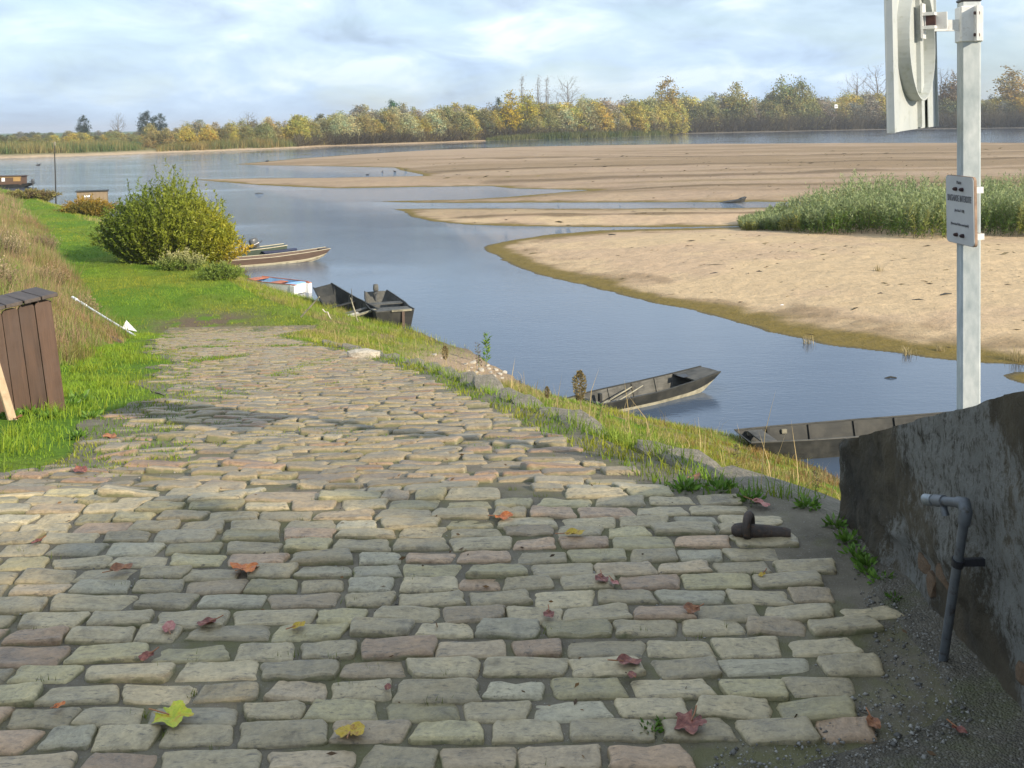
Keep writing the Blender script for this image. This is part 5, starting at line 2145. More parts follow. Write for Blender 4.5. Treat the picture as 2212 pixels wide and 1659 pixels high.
def punt_with_deck():
    h = Hull(4.5, .95, 1.22, .80, .30, .33, .46, draft=.10, flare=.78, rise0=.12, rise1=.26, over0=.12, over1=.35)
    A, B, Cn = PZ(1284, 909), PZ(1545, 850), PZ(1214, 883)
    st = (A + Cn) / 2
    r = place_boat('flat_punt', st[:2], (st + (B - A) * 1.04)[:2], dz=.0)
    h.stretch(((B - A) * 1.04).length)
    h.mesh_hull(r, M_tar, M_greyw, M_palew, .42)
    h.gunwale(r, M_tar, .045, .02)
    h.deck(r, .80, 1.0, M_greyw)
    m = MB().box(h.at(.84, 0, 1.0) + Vector((0, .05, .018)), (.42, .30, .012)).build('hatch', M_black, r)
    for t in (.13, .33, .52, .70):
        h.rib(r, t, M_greyw)
    h.thwart(r, .10, M_tar, .12, .95)
    MB().box(h.at(.22, .55, .75), (.09, .10, .22), bevel=.01).build('mooring_bitt', M_tar, r)
    oar(r, h.at(.26, -.5, .75), h.at(.52, .15, 1.1))
    oar(r, h.at(.24, .1, .6), h.at(.47, .5, 1.0))
    for t, s in ((.66, -.6), (.71, -.2)):
        p = h.at(t, s, .2)
        MB().tube([p, p + Vector((.02, .02, .16))], [.03, .022], 6).build('cleat', M_palew, r)
    tag(r, 'grey black punt with decked bow and pale waterline, afloat below the weed stalks', 'boat', 'punts moored along the bank')


def punt_by_wall():
    h = Hull(6.0, .95, 1.22, .85, .40, .40, .48, draft=.12, flare=.80, rise0=.25, rise1=.25, over0=.3, over1=.3)
    s = Vector(PZ(1632, 984)[:2])
    d = Vector((math.cos(R(10)), math.sin(R(10))))
    r = place_boat('flat_punt', s, s + d * 6.0, dz=.04)
    h.mesh_hull(r, M_tar, M_tar, M_tar, .45)
    h.gunwale(r, M_greyw, .04, .02)
    for t in (.10, .26, .45, .62, .80):
        h.rib(r, t, M_tar, .07, .05)
    h.thwart(r, .9, M_greyw)
    MB().box(h.at(.06, 0, .97), (.35, .8, .03)).build('deck', M_greyw, r)
    for t in (.04, .16):
        MB().box(h.at(t, 1, .8) + Vector((0, -.04, 0)), (.12, .06, .09)).build('chock', M_palew, r)
    tag(r, 'grey wooden punt with black ribs, partly hidden by the parapet wall', 'boat', 'punts moored along the bank')


def dark_pair():
    # left boat, nosed up on the bank
    h = Hull(3.9, 1.25, 1.45, .8, .50, .46, .82, draft=.12, flare=.74, rise0=.05, rise1=.55, over0=.1, over1=.45)
    r = place_boat('tarred_boat', PZ(785, 701)[:2], PZ(712, 668)[:2], dz=.02, roll=R(-9), pitch=R(-2))
    h.mesh_hull(r, M_tar, M_tar, M_tar)
    h.gunwale(r, M_tar, .05, .03)
    h.thwart(r, .30, M_greyw, .26, .75)
    h.thwart(r, .62, M_tar, .2, .75)
    for t in (.45, .72):
        h.rib(r, t, M_greyw)
    MB().box(h.at(0.02, 0, .98) + Vector((-.06, 0, .02)), (.10, 1.1, .06)).build('transom_rail', M_palew, r)
    MB().box(h.at(.16, .3, .8), (.3, .55, .05)).build('loose_board', M_rope, r)
    tag(r, 'black tarred boat tilted against the bank beside its larger twin', 'boat', 'tarred boats side by side')
    # right boat with outboard
    h2 = Hull(4.3, 1.45, 1.55, .95, .62, .52, .62, draft=.15, flare=.80, rise0=.0, rise1=.35, over0=.08, over1=.3)
    r2 = place_boat('tarred_boat', PZ(853, 706)[:2], PZ(815, 664)[:2], dz=0)
    h2.mesh_hull(r2, M_tar, M_greyw, M_tar)
    h2.gunwale(r2, M_tar, .05, .03)
    h2.deck(r2, .0, .30, M_greyw)
    h2.thwart(r2, .55, M_greyw, .5, .95)
    MB().box(h2.at(0.01, -.35, .97) + Vector((-.08, 0, .03)), (.08, .75, .07)).build('transom_rail', M_palew, r2)
    MB().box(Vector((h2.xt[0] - .045, -.3, .18)), (.025, .10, .85)).build('rudder_post', M_brownw, r2)
    tag(r2, 'black tarred boat with decked stern and covered outboard', 'boat', 'tarred boats side by side')
    ob = outboard(None, world_pt(r2, h2.at(.93, .1, .95)), r2.rotation_euler.z + math.pi, M_greyw, 0, .8, False)
    tag(ob, 'grey covered outboard motor on the black tarred boat', 'motor')


def white_boat():
    h = Hull(3.0, .9, 1.15, 1.0, .46, .44, .46, draft=.08, flare=.90, rise0=.05, rise1=.1, over0=.15, over1=.05, th=.035)
    r = place_boat('rowing_boat', PZ(556, 622)[:2], PZ(646, 634)[:2], dz=0)
    h.mesh_hull(r, M_white, M_blue, M_white)
    h.gunwale(r, M_red, .04, .03)
    h.stripe(r, M_brownw, .02, .14, 1, 'bottom_strake')
    h.stripe(r, M_brownw, .02, .14, -1, 'bottom_strake')
    h.deck(r, .82, 1.0, M_blue)
    h.deck(r, .0, .14, M_red)
    h.thwart(r, .45, M_red, .5, .85)
    h.thwart(r, .3, M_navy, .3, .55)
    for sg in (-1, 1):
        m = MB()
        x = h.L / 2 + .10
        m.box((x, sg * .42, .17), (.34, .20, .54), bevel=.03)
        f = m.build('stern_float', M_white, r)
        MB().box((x, sg * .42, .455), (.30, .16, .03)).build('float_cap', M_red, f)
    tag(r, 'white and sky blue rowing boat with red trim and twin stern floats', 'boat')


def brown_and_green():
    h = Hull(6.4, 1.0, 1.35, .9, .42, .42, .62, draft=.10, flare=.80, rise0=.2, rise1=.35, over0=.2, over1=.35)
    r = place_boat('long_punt', PZ(470, 579)[:2], PZ(676, 562)[:2], dz=0)
    h.mesh_hull(r, M_brownw, M_brownw, M_palew, .36)
    h.gunwale(r, M_cream, .05, .025)
    h.stripe(r, M_cream, .34, .41)
    h.stripe(r, M_brownw, .12, .18, name='lower_strake')
    for t in (.35, .6):
        h.thwart(r, t, M_brownw)
    h.deck(r, .93, 1.0, M_brownw)
    tag(r, 'long brown punt with cream rubbing strakes beyond the willow bush', 'boat')
    h2 = Hull(5.2, 1.0, 1.3, 1.0, .48, .46, .6, draft=.10, flare=.82, rise0=.1, rise1=.1, over0=.2, over1=.1)
    r2 = place_boat('green_punt', PZ(430, 564)[:2], PZ(600, 552)[:2], dz=0)
    h2.mesh_hull(r2, M_greenw, M_greenw, M_greenw)
    h2.gunwale(r2, M_cream, .05, .04)
    h2.deck(r2, .62, 1.0, M_greenw)
    h2.stripe(r2, M_tar, .0, .3)
    tag(r2, 'dark green punt with cream gunwale behind the long brown punt', 'boat')
    ob = outboard(None, world_pt(r2, h2.at(.72, .3, .95)), r2.rotation_euler.z + .2, M_motor, R(-18), 1.45, True)
    tag(ob, 'black and white outboard motor tilted up on the green punt', 'motor')
    h3 = Hull(1.7, .7, .85, .5, .36, .36, .4, draft=.08, rise1=.2, over1=.15, n=12)
    r3 = place_boat('tender', PZ(580, 557)[:2], PZ(627, 553)[:2], dz=0)
    h3.mesh_hull(r3, M_navy, M_navy, M_navy)
    h3.deck(r3, .0, 1.0, M_navy, .03, 'cover')
    tag(r3, 'small boat under a navy cover between the brown and green punts', 'boat')


def cabin_punt():
    D = 96.0
    h = Hull(6.5, 1.4, 1.9, 1.4, .35, .32, .4, draft=.12, rise0=.1, rise1=.2)
    a, b = PZ(122, 458), PZ(320, 450)
    r = place_boat('cabin_punt', (a.x, a.y), (b.x, b.y), dz=0)
    h.mesh_hull(r, M_tar, M_greyw, M_tar)
    h.gunwale(r, M_greyw, .06, .04)
    h.deck(r, .0, .25, M_greyw)
    ztop = W(194, 411, D).z
    w = 60 / F * D
    cx = W(194, 411, D).x
    lx = (r.matrix_world.inverted() if False else Matrix.LocRotScale(r.location, r.rotation_euler, None).inverted()) @ Vector((cx, D + 1, 0))
    cab = MB()
    cab.box((lx.x, 0, (ztop + .3) / 2), (w, 1.35, ztop - .3))
    for i in range(8):
        cab.box((lx.x - w / 2 + w * (i + .5) / 8, -.69, (ztop + .3) / 2 - .02), (w / 8 - .02, .03, ztop - .4))
    c = cab.build('cabin', M_cabin, r)
    MB().box((lx.x, 0, ztop + .03), (w + .22, 1.65, .07)).build('roof', M_tar, r)
    win = MB()
    win.box((lx.x - w * .16, -.715, ztop - .42), (.62, .03, .26)).build('window', M_greyw, r)
    for i in range(3):
        MB().box((lx.x - w * .16 - .18 + i * .18, -.735, ztop - .42), (.14, .012, .18)).build('pane', M_whitep, r)
    tag(r, 'open punt carrying a boarded wooden cabin with one small window', 'boat')
    # tall mooring pole
    p = W(121, 438, 94)
    zt = W(121, 306, 94).z
    mp = empty('mooring_pole', (p.x, p.y, -.3))
    MB().tube([(0, 0, 0), (-.02, 0, (zt + .3) * .5), (-.07, 0, zt + .3)], [.075, .06, .045], 8).build('pole', M_tar, mp)
    MB().box((-.03, 0, zt + .12), (.16, .08, .34)).build('pole_head', M_palew, mp)
    tag(mp, 'tall thin mooring pole standing beside the cabin punt', 'pole')


def houseboat():
    D = 136.0
    b = W(66, 404, D)
    r = empty('houseboat', (b.x - 4.6, D + .8, 0), R(4))
    h = Hull(8.4, 2.2, 2.4, 1.6, .45, .42, .55, draft=.15, rise1=.4, over1=.3)
    h.mesh_hull(r, M_tar, M_tar, M_tar)
    zt = W(60, 380, D).z
    c = MB()
    c.box((-.55, 0, (zt + .35) / 2), (7.6, 1.9, zt - .35))
    c.build('cabin', M_cabin2, r)
    MB().box((-.5, -.0, zt + .02), (8.0, 2.3, .06)).build('roof', M_brownw, r)
    MB().box((-.5, -.975, zt - .1), (7.6, .03, .16)).build('eaves_board', M_cabin3, r)
    MB().box((2.7, -.985, zt - .42), (.95, .04, .55)).build('door_panel', M_cabin3, r)
    for x, z, w_, h_ in ((.9, zt - .45, .42, .5), (-.15, zt - .38, .22, .2), (-.1, zt - .75, .25, .2), (-2.2, zt - .5, .5, .7)):
        o = MB().box((x, -.97, z), (w_, .05, h_)).build('window', M_white, r)
        MB().box((x, -.998, z), (w_ * .74, .012, h_ * .76)).build('pane', M_whitep, o)
    tag(r, 'brown wooden houseboat with varnished door moored beyond the mound', 'boat')
    ob = outboard(None, world_pt(r, (4.35, -.2, .5)), math.pi + R(4), M_motor, 0, 1.2, False)
    tag(ob, 'dark outboard motor on the end of the houseboat', 'motor')


punt_with_deck()
punt_by_wall()
dark_pair()
white_boat()
brown_and_green()
cabin_punt()
houseboat()


def sunken_punt():
    a = PZ(1552, 437, .05)
    r = empty('sunken_punt', (a.x, a.y, .0), R(8))
    L = 58 / F * a.y
    m = MB()
    V = [(0, -.45, -.05), (L * .95, -.35, .05), (L * 1.06, -.3, .50), (L * .8, -.42, .26), (L * .3, -.5, .10), (0, .45, -.05), (L * .95, .35, .05), (L * 1.06, .3, .50), (L * .8, .42, .26), (L * .3, .5, .10)]
    m.add(V, [(0, 1, 2, 3, 4), (5, 9, 8, 7, 6), (0, 5, 6, 1), (1, 6, 7, 2), (2, 7, 8, 3), (3, 8, 9, 4), (4, 9, 5, 0)])
    m.build('hull', M_tar, r)
    MB().box((L * .93, 0, .38), (.3, .7, .05), Euler((0, -.35, 0))).build('bow_board', M_greyw, r)
    tag(r, 'dark half sunken punt with raised bow at the edge of the sandbar channel', 'boat')


sunken_punt()


# ------------------------------------------------------------------ stakes, ropes and the fallen white pole
def stick(name, label, cat, p, q, r0, mat, group=None, r1=None):
    p, q = Vector(p), Vector(q)
    o = MB().tube([(0, 0, 0), (q - p) * .5 + Vector((.01, .01, .01)), q - p], [r0, r0, r1 or r0 * .7], 7).build(name, mat, None, p)
    return tag(o, label, cat, group)


g = G(645, 684)
stick('stake', 'pale wooden stake slanting from the bank left of the tarred boats', 'stake', g - Vector((0, 0, .1)), W(690, 641, g.y - .3), .03, M_palew)
g = G(774, 695)
stick('stake', 'pale bent stake standing in front of the tarred boats', 'stake', g - Vector((0, 0, .1)), W(757, 643, g.y + .1), .026, M_palew)
g = G(762, 676)
stick('stake', 'thin dark stake rising from the tilted tarred boat', 'stake', g - Vector((0, 0, .1)), W(759, 624, g.y + .1), .018, M_greyw)


def rope(label, pts, r=.014):
    P = [Vector(p) for p in pts]
    out = []
    for i in range(len(P) - 1):
        for k in range(6):
            t = k / 6
            q = P[i].lerp(P[i + 1], t)
            q.z -= .05 * math.sin(math.pi * t)
            out.append(q - P[0])
    out.append(P[-1] - P[0])
    o = MB().tube(out, r, 6).build('mooring_rope', M_rope, None, P[0])
    return tag(o, label, 'rope')


a = G(838, 690)
rope('pale mooring rope hanging from the tilted tarred boat to the bank', [W(800, 668, a.y + .4), W(812, 676, a.y + .2), a], .02)
a = G(716, 690)
rope('pale looped rope on the grass left of the tarred boats', [W(697, 668, a.y + .2), W(708, 674, a.y + .1), a], .02)


def white_pole():
    p, q = G(157, 662), G(291, 727)
    r = empty('white_pole', q)
    up = Vector((0, 0, .22))
    v = p + up * 1.4 - q
    lo = up * .1
    MB().tube([lo, lo.lerp(v, .5), v], .032, 8).build('pole', M_whitep, r)
    MB().tube([lo.lerp(v, .74), lo.lerp(v, .86)], .045, 8).build('collar', M_whitep, r)
    MB().tube([lo.lerp(v, .92), lo.lerp(v, 1.0)], .050, 8).build('collar', M_whitep, r)
    a, b, c = W(264, 709, q.y - .15) - q, W(273, 692, q.y - .05) - q, W(296, 716, q.y - .2) - q
    n = (b - a).cross(c - a).normalized() * .02
    MB().add([a, b, c, a + n, b + n, c + n], [(0, 1, 2), (5, 4, 3), (0, 3, 4, 1), (1, 4, 5, 2), (2, 5, 3, 0)]).build('pennant', M_whitep, r)
    tag(r, 'white pole with a small triangular white plate lying on the embankment', 'pole')
    a, b = G(160, 690), G(262, 742)
    o = MB().box((0, 0, .03), ((b - a).length, .16, .05), Matrix.Rotation(math.atan2(b.y - a.y, b.x - a.x), 3, 'Z') @ Matrix.Rotation(math.atan2(a.z - b.z, (Vector(b[:2]) - Vector(a[:2])).length), 3, 'Y')).build('fallen_board', M_brownw, None, (a + b) / 2)
    tag(o, 'dark brown board lying in the dead grass below the white pole', 'board')


white_pole()


# ------------------------------------------------------------------ fallen leaves on the paving
def leaf_blade(rng, lobes, curl, twist):
    """Maple or poplar leaf, curled, with a stalk."""
    n = 40
    V, Fs = [(0, .05, .02)], []
    for i in range(n):
        a = 2 * math.pi * i / n - math.pi / 2
        if lobes:
            r = .37 + .13 * abs(math.cos(a * 2.5 + math.pi / 4)) ** 1.5 + .03 * math.cos(a * 15) + rng.normal(0, .012)
            if abs(((a + math.pi / 2 + math.pi) % (2 * math.pi)) - math.pi) < .25:
                r = .16
        else:
            r = .40 + .10 * math.sin(a) + rng.normal(0, .008)
        V.append((r * math.cos(a) * (.85 if lobes else .72), r * math.sin(a), 0))
    for ring in (.55,):
        pass
    m = []
    for (x, y, z) in V:
        z = curl * (x * x * 1.8 + .6 * y * y) + twist * x * y + .09 * math.sin(11 * x + 4) * math.cos(9 * y) + rng.normal(0, .008)
        m.append((x, y, z))
    half = [(x * .55, y * .55 + .02, .6 * (curl * (x * x + y * y) * .5) + .05 * math.sin(7 * x + 5 * y)) for x, y, z in V[1:]]
    P = [m[0]] + half + m[1:]
    for i in range(n):
        j = (i + 1) % n
        Fs += [(0, 1 + i, 1 + j), (1 + i, 1 + n + i, 1 + n + j, 1 + j)]
    return P, Fs


def leaf_mat(name, c1, c2, c3):
    m, t, b = new_mat(name)
    co = coords(t, 'Object')
    n = noise(t, co, 6, 5, .6)
    c = ramp_node(t, n, [(.34, c1), (.52, c2), (.68, c3)])
    t.links.new(c, b.inputs['Base Color'])
    b.inputs['Roughness'].default_value = .55
    bump(t, b, noise(t, co, 14, 4, .6), .3, .02)
    return m


LM = {'orange': leaf_mat('orange leaf', (.34, .09, .02), (.58, .16, .035), (.72, .27, .07)), 'brown': leaf_mat('brown leaf', (.16, .065, .03), (.28, .115, .05), (.38, .17, .07)),
      'red': leaf_mat('dark red leaf', (.11, .035, .025), (.22, .07, .05), (.34, .14, .09)), 'yellow': leaf_mat('yellow leaf', (.34, .21, .015), (.52, .36, .03), (.30, .13, .03)),
      'green': leaf_mat('green yellow leaf', (.26, .32, .02), (.45, .48, .03), (.48, .28, .03)), 'pink': leaf_mat('pink leaf', (.30, .09, .08), (.45, .18, .15), (.5, .26, .2))}


def fallen_leaves():
    rng = np.random.default_rng(71)
    L = [  # picture place, width in pixels, colour, lobed, label
        (372, 1572, 112, 'green', True, 'large yellow green lobed leaf with brown edge on the near cobbles'),
        (758, 1606, 92, 'yellow', True, 'curled mustard yellow leaf on the nearest cobbles'),
        (527, 1247, 86, 'orange', True, 'bright orange crumpled lobed leaf on the cobbles'),
        (256, 1249, 62, 'brown', False, 'brown leaf beside the bright orange crumpled leaf'),
        (1086, 1132, 54, 'orange', False, 'plain orange oval leaf lying alone near the ramp crest'),
        (1236, 1170, 58, 'yellow', False, 'thin curled yellow brown leaf below the orange oval leaf'),
        (365, 1378, 48, 'pink', False, 'small pale pink leaf on a grey cobble'),
        (452, 1365, 50, 'red', False, 'torn rust red leaf beside the small pale pink leaf'),
        (126, 1549, 34, 'orange', False, 'small orange leaf scrap near the large yellow green leaf'),
        (172, 1028, 46, 'red', False, 'flat rust red leaf at the left grass edge'),
        (1300, 1268, 50, 'red', False, 'folded dark red leaf between two grey cobbles'),
        (1326, 1276, 30, 'pink', False, 'small pinkish leaf touching the folded dark red leaf'),
        (1186, 1345, 40, 'red', False, 'small curled wine red leaf on a beige cobble'),
        (1497, 1336, 52, 'brown', False, 'domed brown leaf right of the small wine red leaf'),
        (1352, 1452, 70, 'red', False, 'long dark red leaf on a pink cobble'),
        (1366, 1482, 34, 'red', False, 'stubby dark red leaf under the long dark red leaf'),
        (1492, 1588, 96, 'red', True, 'large flattened purplish leaf on the gravel corner'),
        (1648, 1258, 22, 'yellow', False, 'tiny yellow leaf on the wet cobbles by the wall'),
        (1637, 1101, 52, 'pink', False, 'pink leaf in the weeds at the paving edge'),
        (1500, 1050, 46, 'brown', False, 'brown curled leaf in the weeds above the mooring shackle'),
        (1885, 1582, 50, 'brown', False, 'brown leaf on the dark gravel by the wall foot'),
        (2070, 1600, 44, 'red', False, 'dark leaf lying against the wall foot'),
        (320, 1437, 40, 'red', False, 'shrivelled purple brown leaf in a joint of the left cobbles'),
        (642, 1373, 40, 'yellow', False, 'olive yellow leaf scrap in a joint of the cobbles'),
        (838, 1507, 26, 'red', False, 'little red leaf crumb with a pebble'),
        (82, 1185, 28, 'red', False, 'small dark red leaf on the upper left cobbles'),
        (40, 912, 34, 'brown', False, 'brown dead leaf at the foot of the slatted box'),
        (240, 955, 40, 'brown', False, 'flat tan leaf on the left edge of the paving'),
    ]
    for px, py, w, c, lob, lab in L:
        p = G(px, py)
        s = w / F * p.y / (1.15 if lob else 1.0)
        P, Fs = leaf_blade(rng, lob, rng.uniform(.12, .5), rng.normal(0, .35))
        me = bpy.data.meshes.new('blade')
        P = np.array(P)
        P[:, 2] -= P[:, 2].min()
        me.from_pydata(P.tolist(), [], Fs)
        me.materials.append(LM[c])
        me.polygons.foreach_set('use_smooth', [True] * len(Fs))
        me.update()
        root = empty('fallen_leaf', (p.x, p.y, p.z + .026), rot=Euler((rng.normal(0, .12), rng.normal(0, .12), rng.random() * 6.28)))
        o = obj('blade', me, root)
        o.scale = (s, s, s * .8)
        st = MB().tube([(0, -.08 * s, .006), (.02 * s, -.35 * s, .008), (.07 * s, -.62 * s, .012)], .0018, 5).build('stalk', LM['brown'], root)
        tag(root, lab, 'leaf')


fallen_leaves()


# ------------------------------------------------------------------ grit and pebbles in the joints
def pebbles():
    rng = np.random.default_rng(81)
    n = 5200
    Y = 2.1 + 3.2 * rng.random(n) ** 1.3
    X = rng.uniform(-.55, .5, n) * Y
    nn = fbm(X * 2.2, Y * 2.2, 8)
    corner = X > np.interp(Y, [0, 2.3, 2.45, 2.62, 2.72, 3.0, 3.4, 5], [.25, .36, .47, .72, .98, 1.06, 1.13, 1.3])
    k = ((nn > .55) & (rng.random(n) < .6)) | (corner & (rng.random(n) < .9)) | (rng.random(n) < .07)
    k &= (X < X_kerb(Y) - .08)
    X, Y = X[k], Y[k]
    ex = rng.random(9000)
    Yc = 1.9 + 1.4 * rng.random(9000)
    Xc = np.interp(Yc, [0, 2.3, 2.45, 2.62, 2.72, 3.0, 3.4, 5], [.25, .36, .47, .72, .98, 1.06, 1.13, 1.3]) + ex * .9
    kk = Xc < 1.22
    X, Y = np.concatenate([X, Xc[kk]]), np.concatenate([Y, Yc[kk]])
    n = len(X)
    Z = ground_z(X, Y, False) + np.where(X > np.interp(Y, [0, 2.35, 2.5, 2.6, 2.72, 3.0, 3.4, 5], [.35, .42, .57, .88, 1.09, 1.15, 1.19, 2]), .016, .008)
    s = rng.gamma(1.6, .0013, n).clip(.0010, .011)
    oct_v = np.array([(1, 0, 0), (-1, 0, 0), (0, 1, 0), (0, -1, 0), (0, 0, .7), (0, 0, -.7)], float)
    oct_f = np.array([(0, 2, 4), (2, 1, 4), (1, 3, 4), (3, 0, 4), (2, 0, 5), (1, 2, 5), (3, 1, 5), (0, 3, 5)])
    jit = rng.normal(1, .25, (n, 6, 1))
    V = oct_v[None] * jit * s[:, None, None] + np.stack([X, Y, Z], 1)[:, None, :]
    Fs = (oct_f[None] + (np.arange(n) * 6)[:, None, None]).reshape(-1, 3)
    g = rng.uniform(.14, .5, n)
    C = np.stack([g, g * .95, g * .86], 1)
    me = np_mesh('pebbles', V.reshape(-1, 3), Fs, np.repeat(C, 6, 0), M_grass)
    tag(obj('pebbles', me), 'loose grit and pebbles scattered over the paving', 'pebbles', kind='stuff')


pebbles()


def leaf_litter():
    rng = np.random.default_rng(83)
    n = 420
    Y = 2.1 + 4.5 * rng.random(n) ** 1.2
    X = rng.uniform(-.53, .42, n) * Y
    k = (X < X_kerb(Y) - .1) & (X > X_left(Y)) & (fbm(X * 1.5, Y * 1.5, 6) > .42)
    X, Y = X[k], Y[k]
    m = len(X)
    P = np.stack([X, Y, ground_z(X, Y, False) + .019], 1)
    th = rng.random(m) * 6.283
    s = rng.gamma(2.5, .006, m).clip(.006, .03)
    col = lerp_c(np.array([.06, .04, .025]), np.array([.24, .13, .05]), rng.random(m))
    V, Fs, C = leaf_quads(P, s, s * .4, np.stack([np.cos(th), np.sin(th), rng.normal(.1, .15, m)], 1), rng, col)
    tag(obj('leaf_litter', np_mesh('leaf_litter', V, Fs, C, M_grass)), 'small brown leaf scraps caught in the joints of the paving', 'litter', kind='stuff')
    # mossy tufts rooted in the joints
    n = 90
    Y = 2.2 + 4.0 * rng.random(n)
    X = rng.uniform(-.52, .36, n) * Y
    nb = 16
    Xa = np.repeat(X, nb) + rng.normal(0, .018, n * nb)
    Ya = np.repeat(Y, nb) + rng.normal(0, .006, n * nb)
    k = (Xa < X_kerb(Ya) - .12) & (Xa > X_left(Ya))
    Xa, Ya = Xa[k], Ya[k]
    P = np.stack([Xa, Ya, ground_z(Xa, Ya, False)], 1)
    me = blade_mesh('moss', P, rng.uniform(.012, .040, len(Xa)), np.full(len(Xa), .004), np.broadcast_to(np.array([.14, .17, .03]), (len(Xa), 3)), .6, 1, rng)
    tag(obj('moss', me), 'green moss tufts growing in the joints of the paving', 'moss', kind='stuff')


leaf_litter()


# ------------------------------------------------------------------ rubble on the bank
def rubble():
    rng = np.random.default_rng(91)
    vs = [rock_mesh('stone', rng, M_rubble, .75) for _ in range(8)]
    spots = [(1005, 788), (1018, 796), (1032, 790), (1040, 802), (1052, 792), (1060, 806), (1072, 800), (1080, 810), (1048, 812), (1028, 806), (1066, 815), (1090, 806), (1022, 785), (1012, 802),
             (955, 775), (938, 768), (1085, 818), (1056, 798), (1036, 815), (1075, 790)]
    for i, (x, y) in enumerate(spots):
        p = G(x, y)
        s = float(rng.uniform(.09, .24))
        o = obj('stone', vs[i % 8], None, (p.x, p.y, p.z + s * .12))
        o.scale = (s * rng.uniform(.9, 1.5), s, s * .8)
        o.rotation_euler = (rng.normal(0, .2), rng.normal(0, .2), rng.random() * 6.28)
        tag(o, 'pale rubble stone lying on the bare patch of the bank', 'stone', 'rubble stones on the bank')
    p = G(785, 775)
    o = obj('stone', vs[2], None, (p.x, p.y, p.z + .06))
    o.scale = (.62, .3, .3)
    tag(o, 'squared pale block lying at the far paving edge', 'stone')


rubble()


# ------------------------------------------------------------------ weeds
def stalk_weed(label, base, h_px, kind, seed, name='tall_weed'):
    rng = np.random.default_rng(seed)
    p = base
    H = h_px / F * p.y
    root = empty(name, p)
    lean = Vector((rng.normal(0, .03), rng.normal(0, .03), 1)) * H
    MB().tube([(0, 0, -.03), lean * .5 + Vector((.01 * H, 0, 0)), lean], [.008 * H + .003, .006 * H + .002, .002], 5).build('stem', M_plank if kind == 'seed' else M_leafp_stem, root)
    n = 760 if kind == 'seed' else 110
    t = rng.uniform(.42, 1.0, n) if kind == 'seed' else rng.uniform(.08, .98, n)
    th = rng.random(n) * 6.283
    if kind == 'seed':
        r = H * .13 * np.sin(np.clip((t - .38) / .62, 0, 1) * np.pi * .93 + .12) * rng.random(n) ** .6
        col = lerp_c(np.array([.16, .13, .05]), np.array([.36, .28, .15]), rng.random(n))
        L, Wd = .050 * H + .004, .024 * H + .003
    elif kind == 'green':
        r = H * .06 * rng.random(n)
        col = lerp_c(np.array([.09, .20, .03]), np.array([.22, .30, .05]), rng.random(n))
        L, Wd = .16 * H, .045 * H
    else:
        r = H * .10 * rng.random(n)
        col = lerp_c(np.array([.07, .05, .04]), np.array([.16, .12, .07]), rng.random(n))
        L, Wd = .07 * H, .04 * H
    P = np.stack([np.cos(th) * r + lean.x * t, np.sin(th) * r + lean.y * t, H * t + r * .5], 1)
    Dv = np.stack([np.cos(th), np.sin(th), np.full(n, .8)], 1) + rng.normal(0, .25, (n, 3))
    V, Fs, C = leaf_quads(P, L * (.6 + .7 * rng.random(n)), Wd, Dv, rng, col)
    obj('foliage', np_mesh('foliage', V, Fs, C, M_leafp), root)
    tag(root, label, 'weed')


M_leafp_stem = simple('green stem', (.10, .15, .03), (.16, .2, .05), 10, .7)


def kerb_base(x, y):
    p = G(x, y)
    return p


stalk_weed('tall brown seed plume of a weed in front of the decked punt', G(1253, 912), 108, 'seed', 1)
stalk_weed('short brown seed plume of a weed left of the tall one', G(1182, 878), 42, 'seed', 2)
stalk_weed('slim green weed stalk rising above the rubble', G(1050, 790), 68, 'green', 3)
stalk_weed('leafy yellow green weed at the stern of the decked punt', G(1296, 925), 52, 'green', 4)
stalk_weed('dark dead weed stalk by the end of the wall', G(1764, 1085), 70, 'dead', 5)
stalk_weed('dry dead weed stalk in the grass beyond the weeds', G(1590, 1020), 55, 'dead', 6)
stalk_weed('russet seed weed standing on the bare bank patch', G(962, 800), 52, 'seed', 7)
stalk_weed('thin dead weed beside the slim green stalk', G(1035, 800), 60, 'dead', 8)
stalk_weed('small dark weed on the bank left of the short seed plume', G(1125, 848), 30, 'dead', 9)


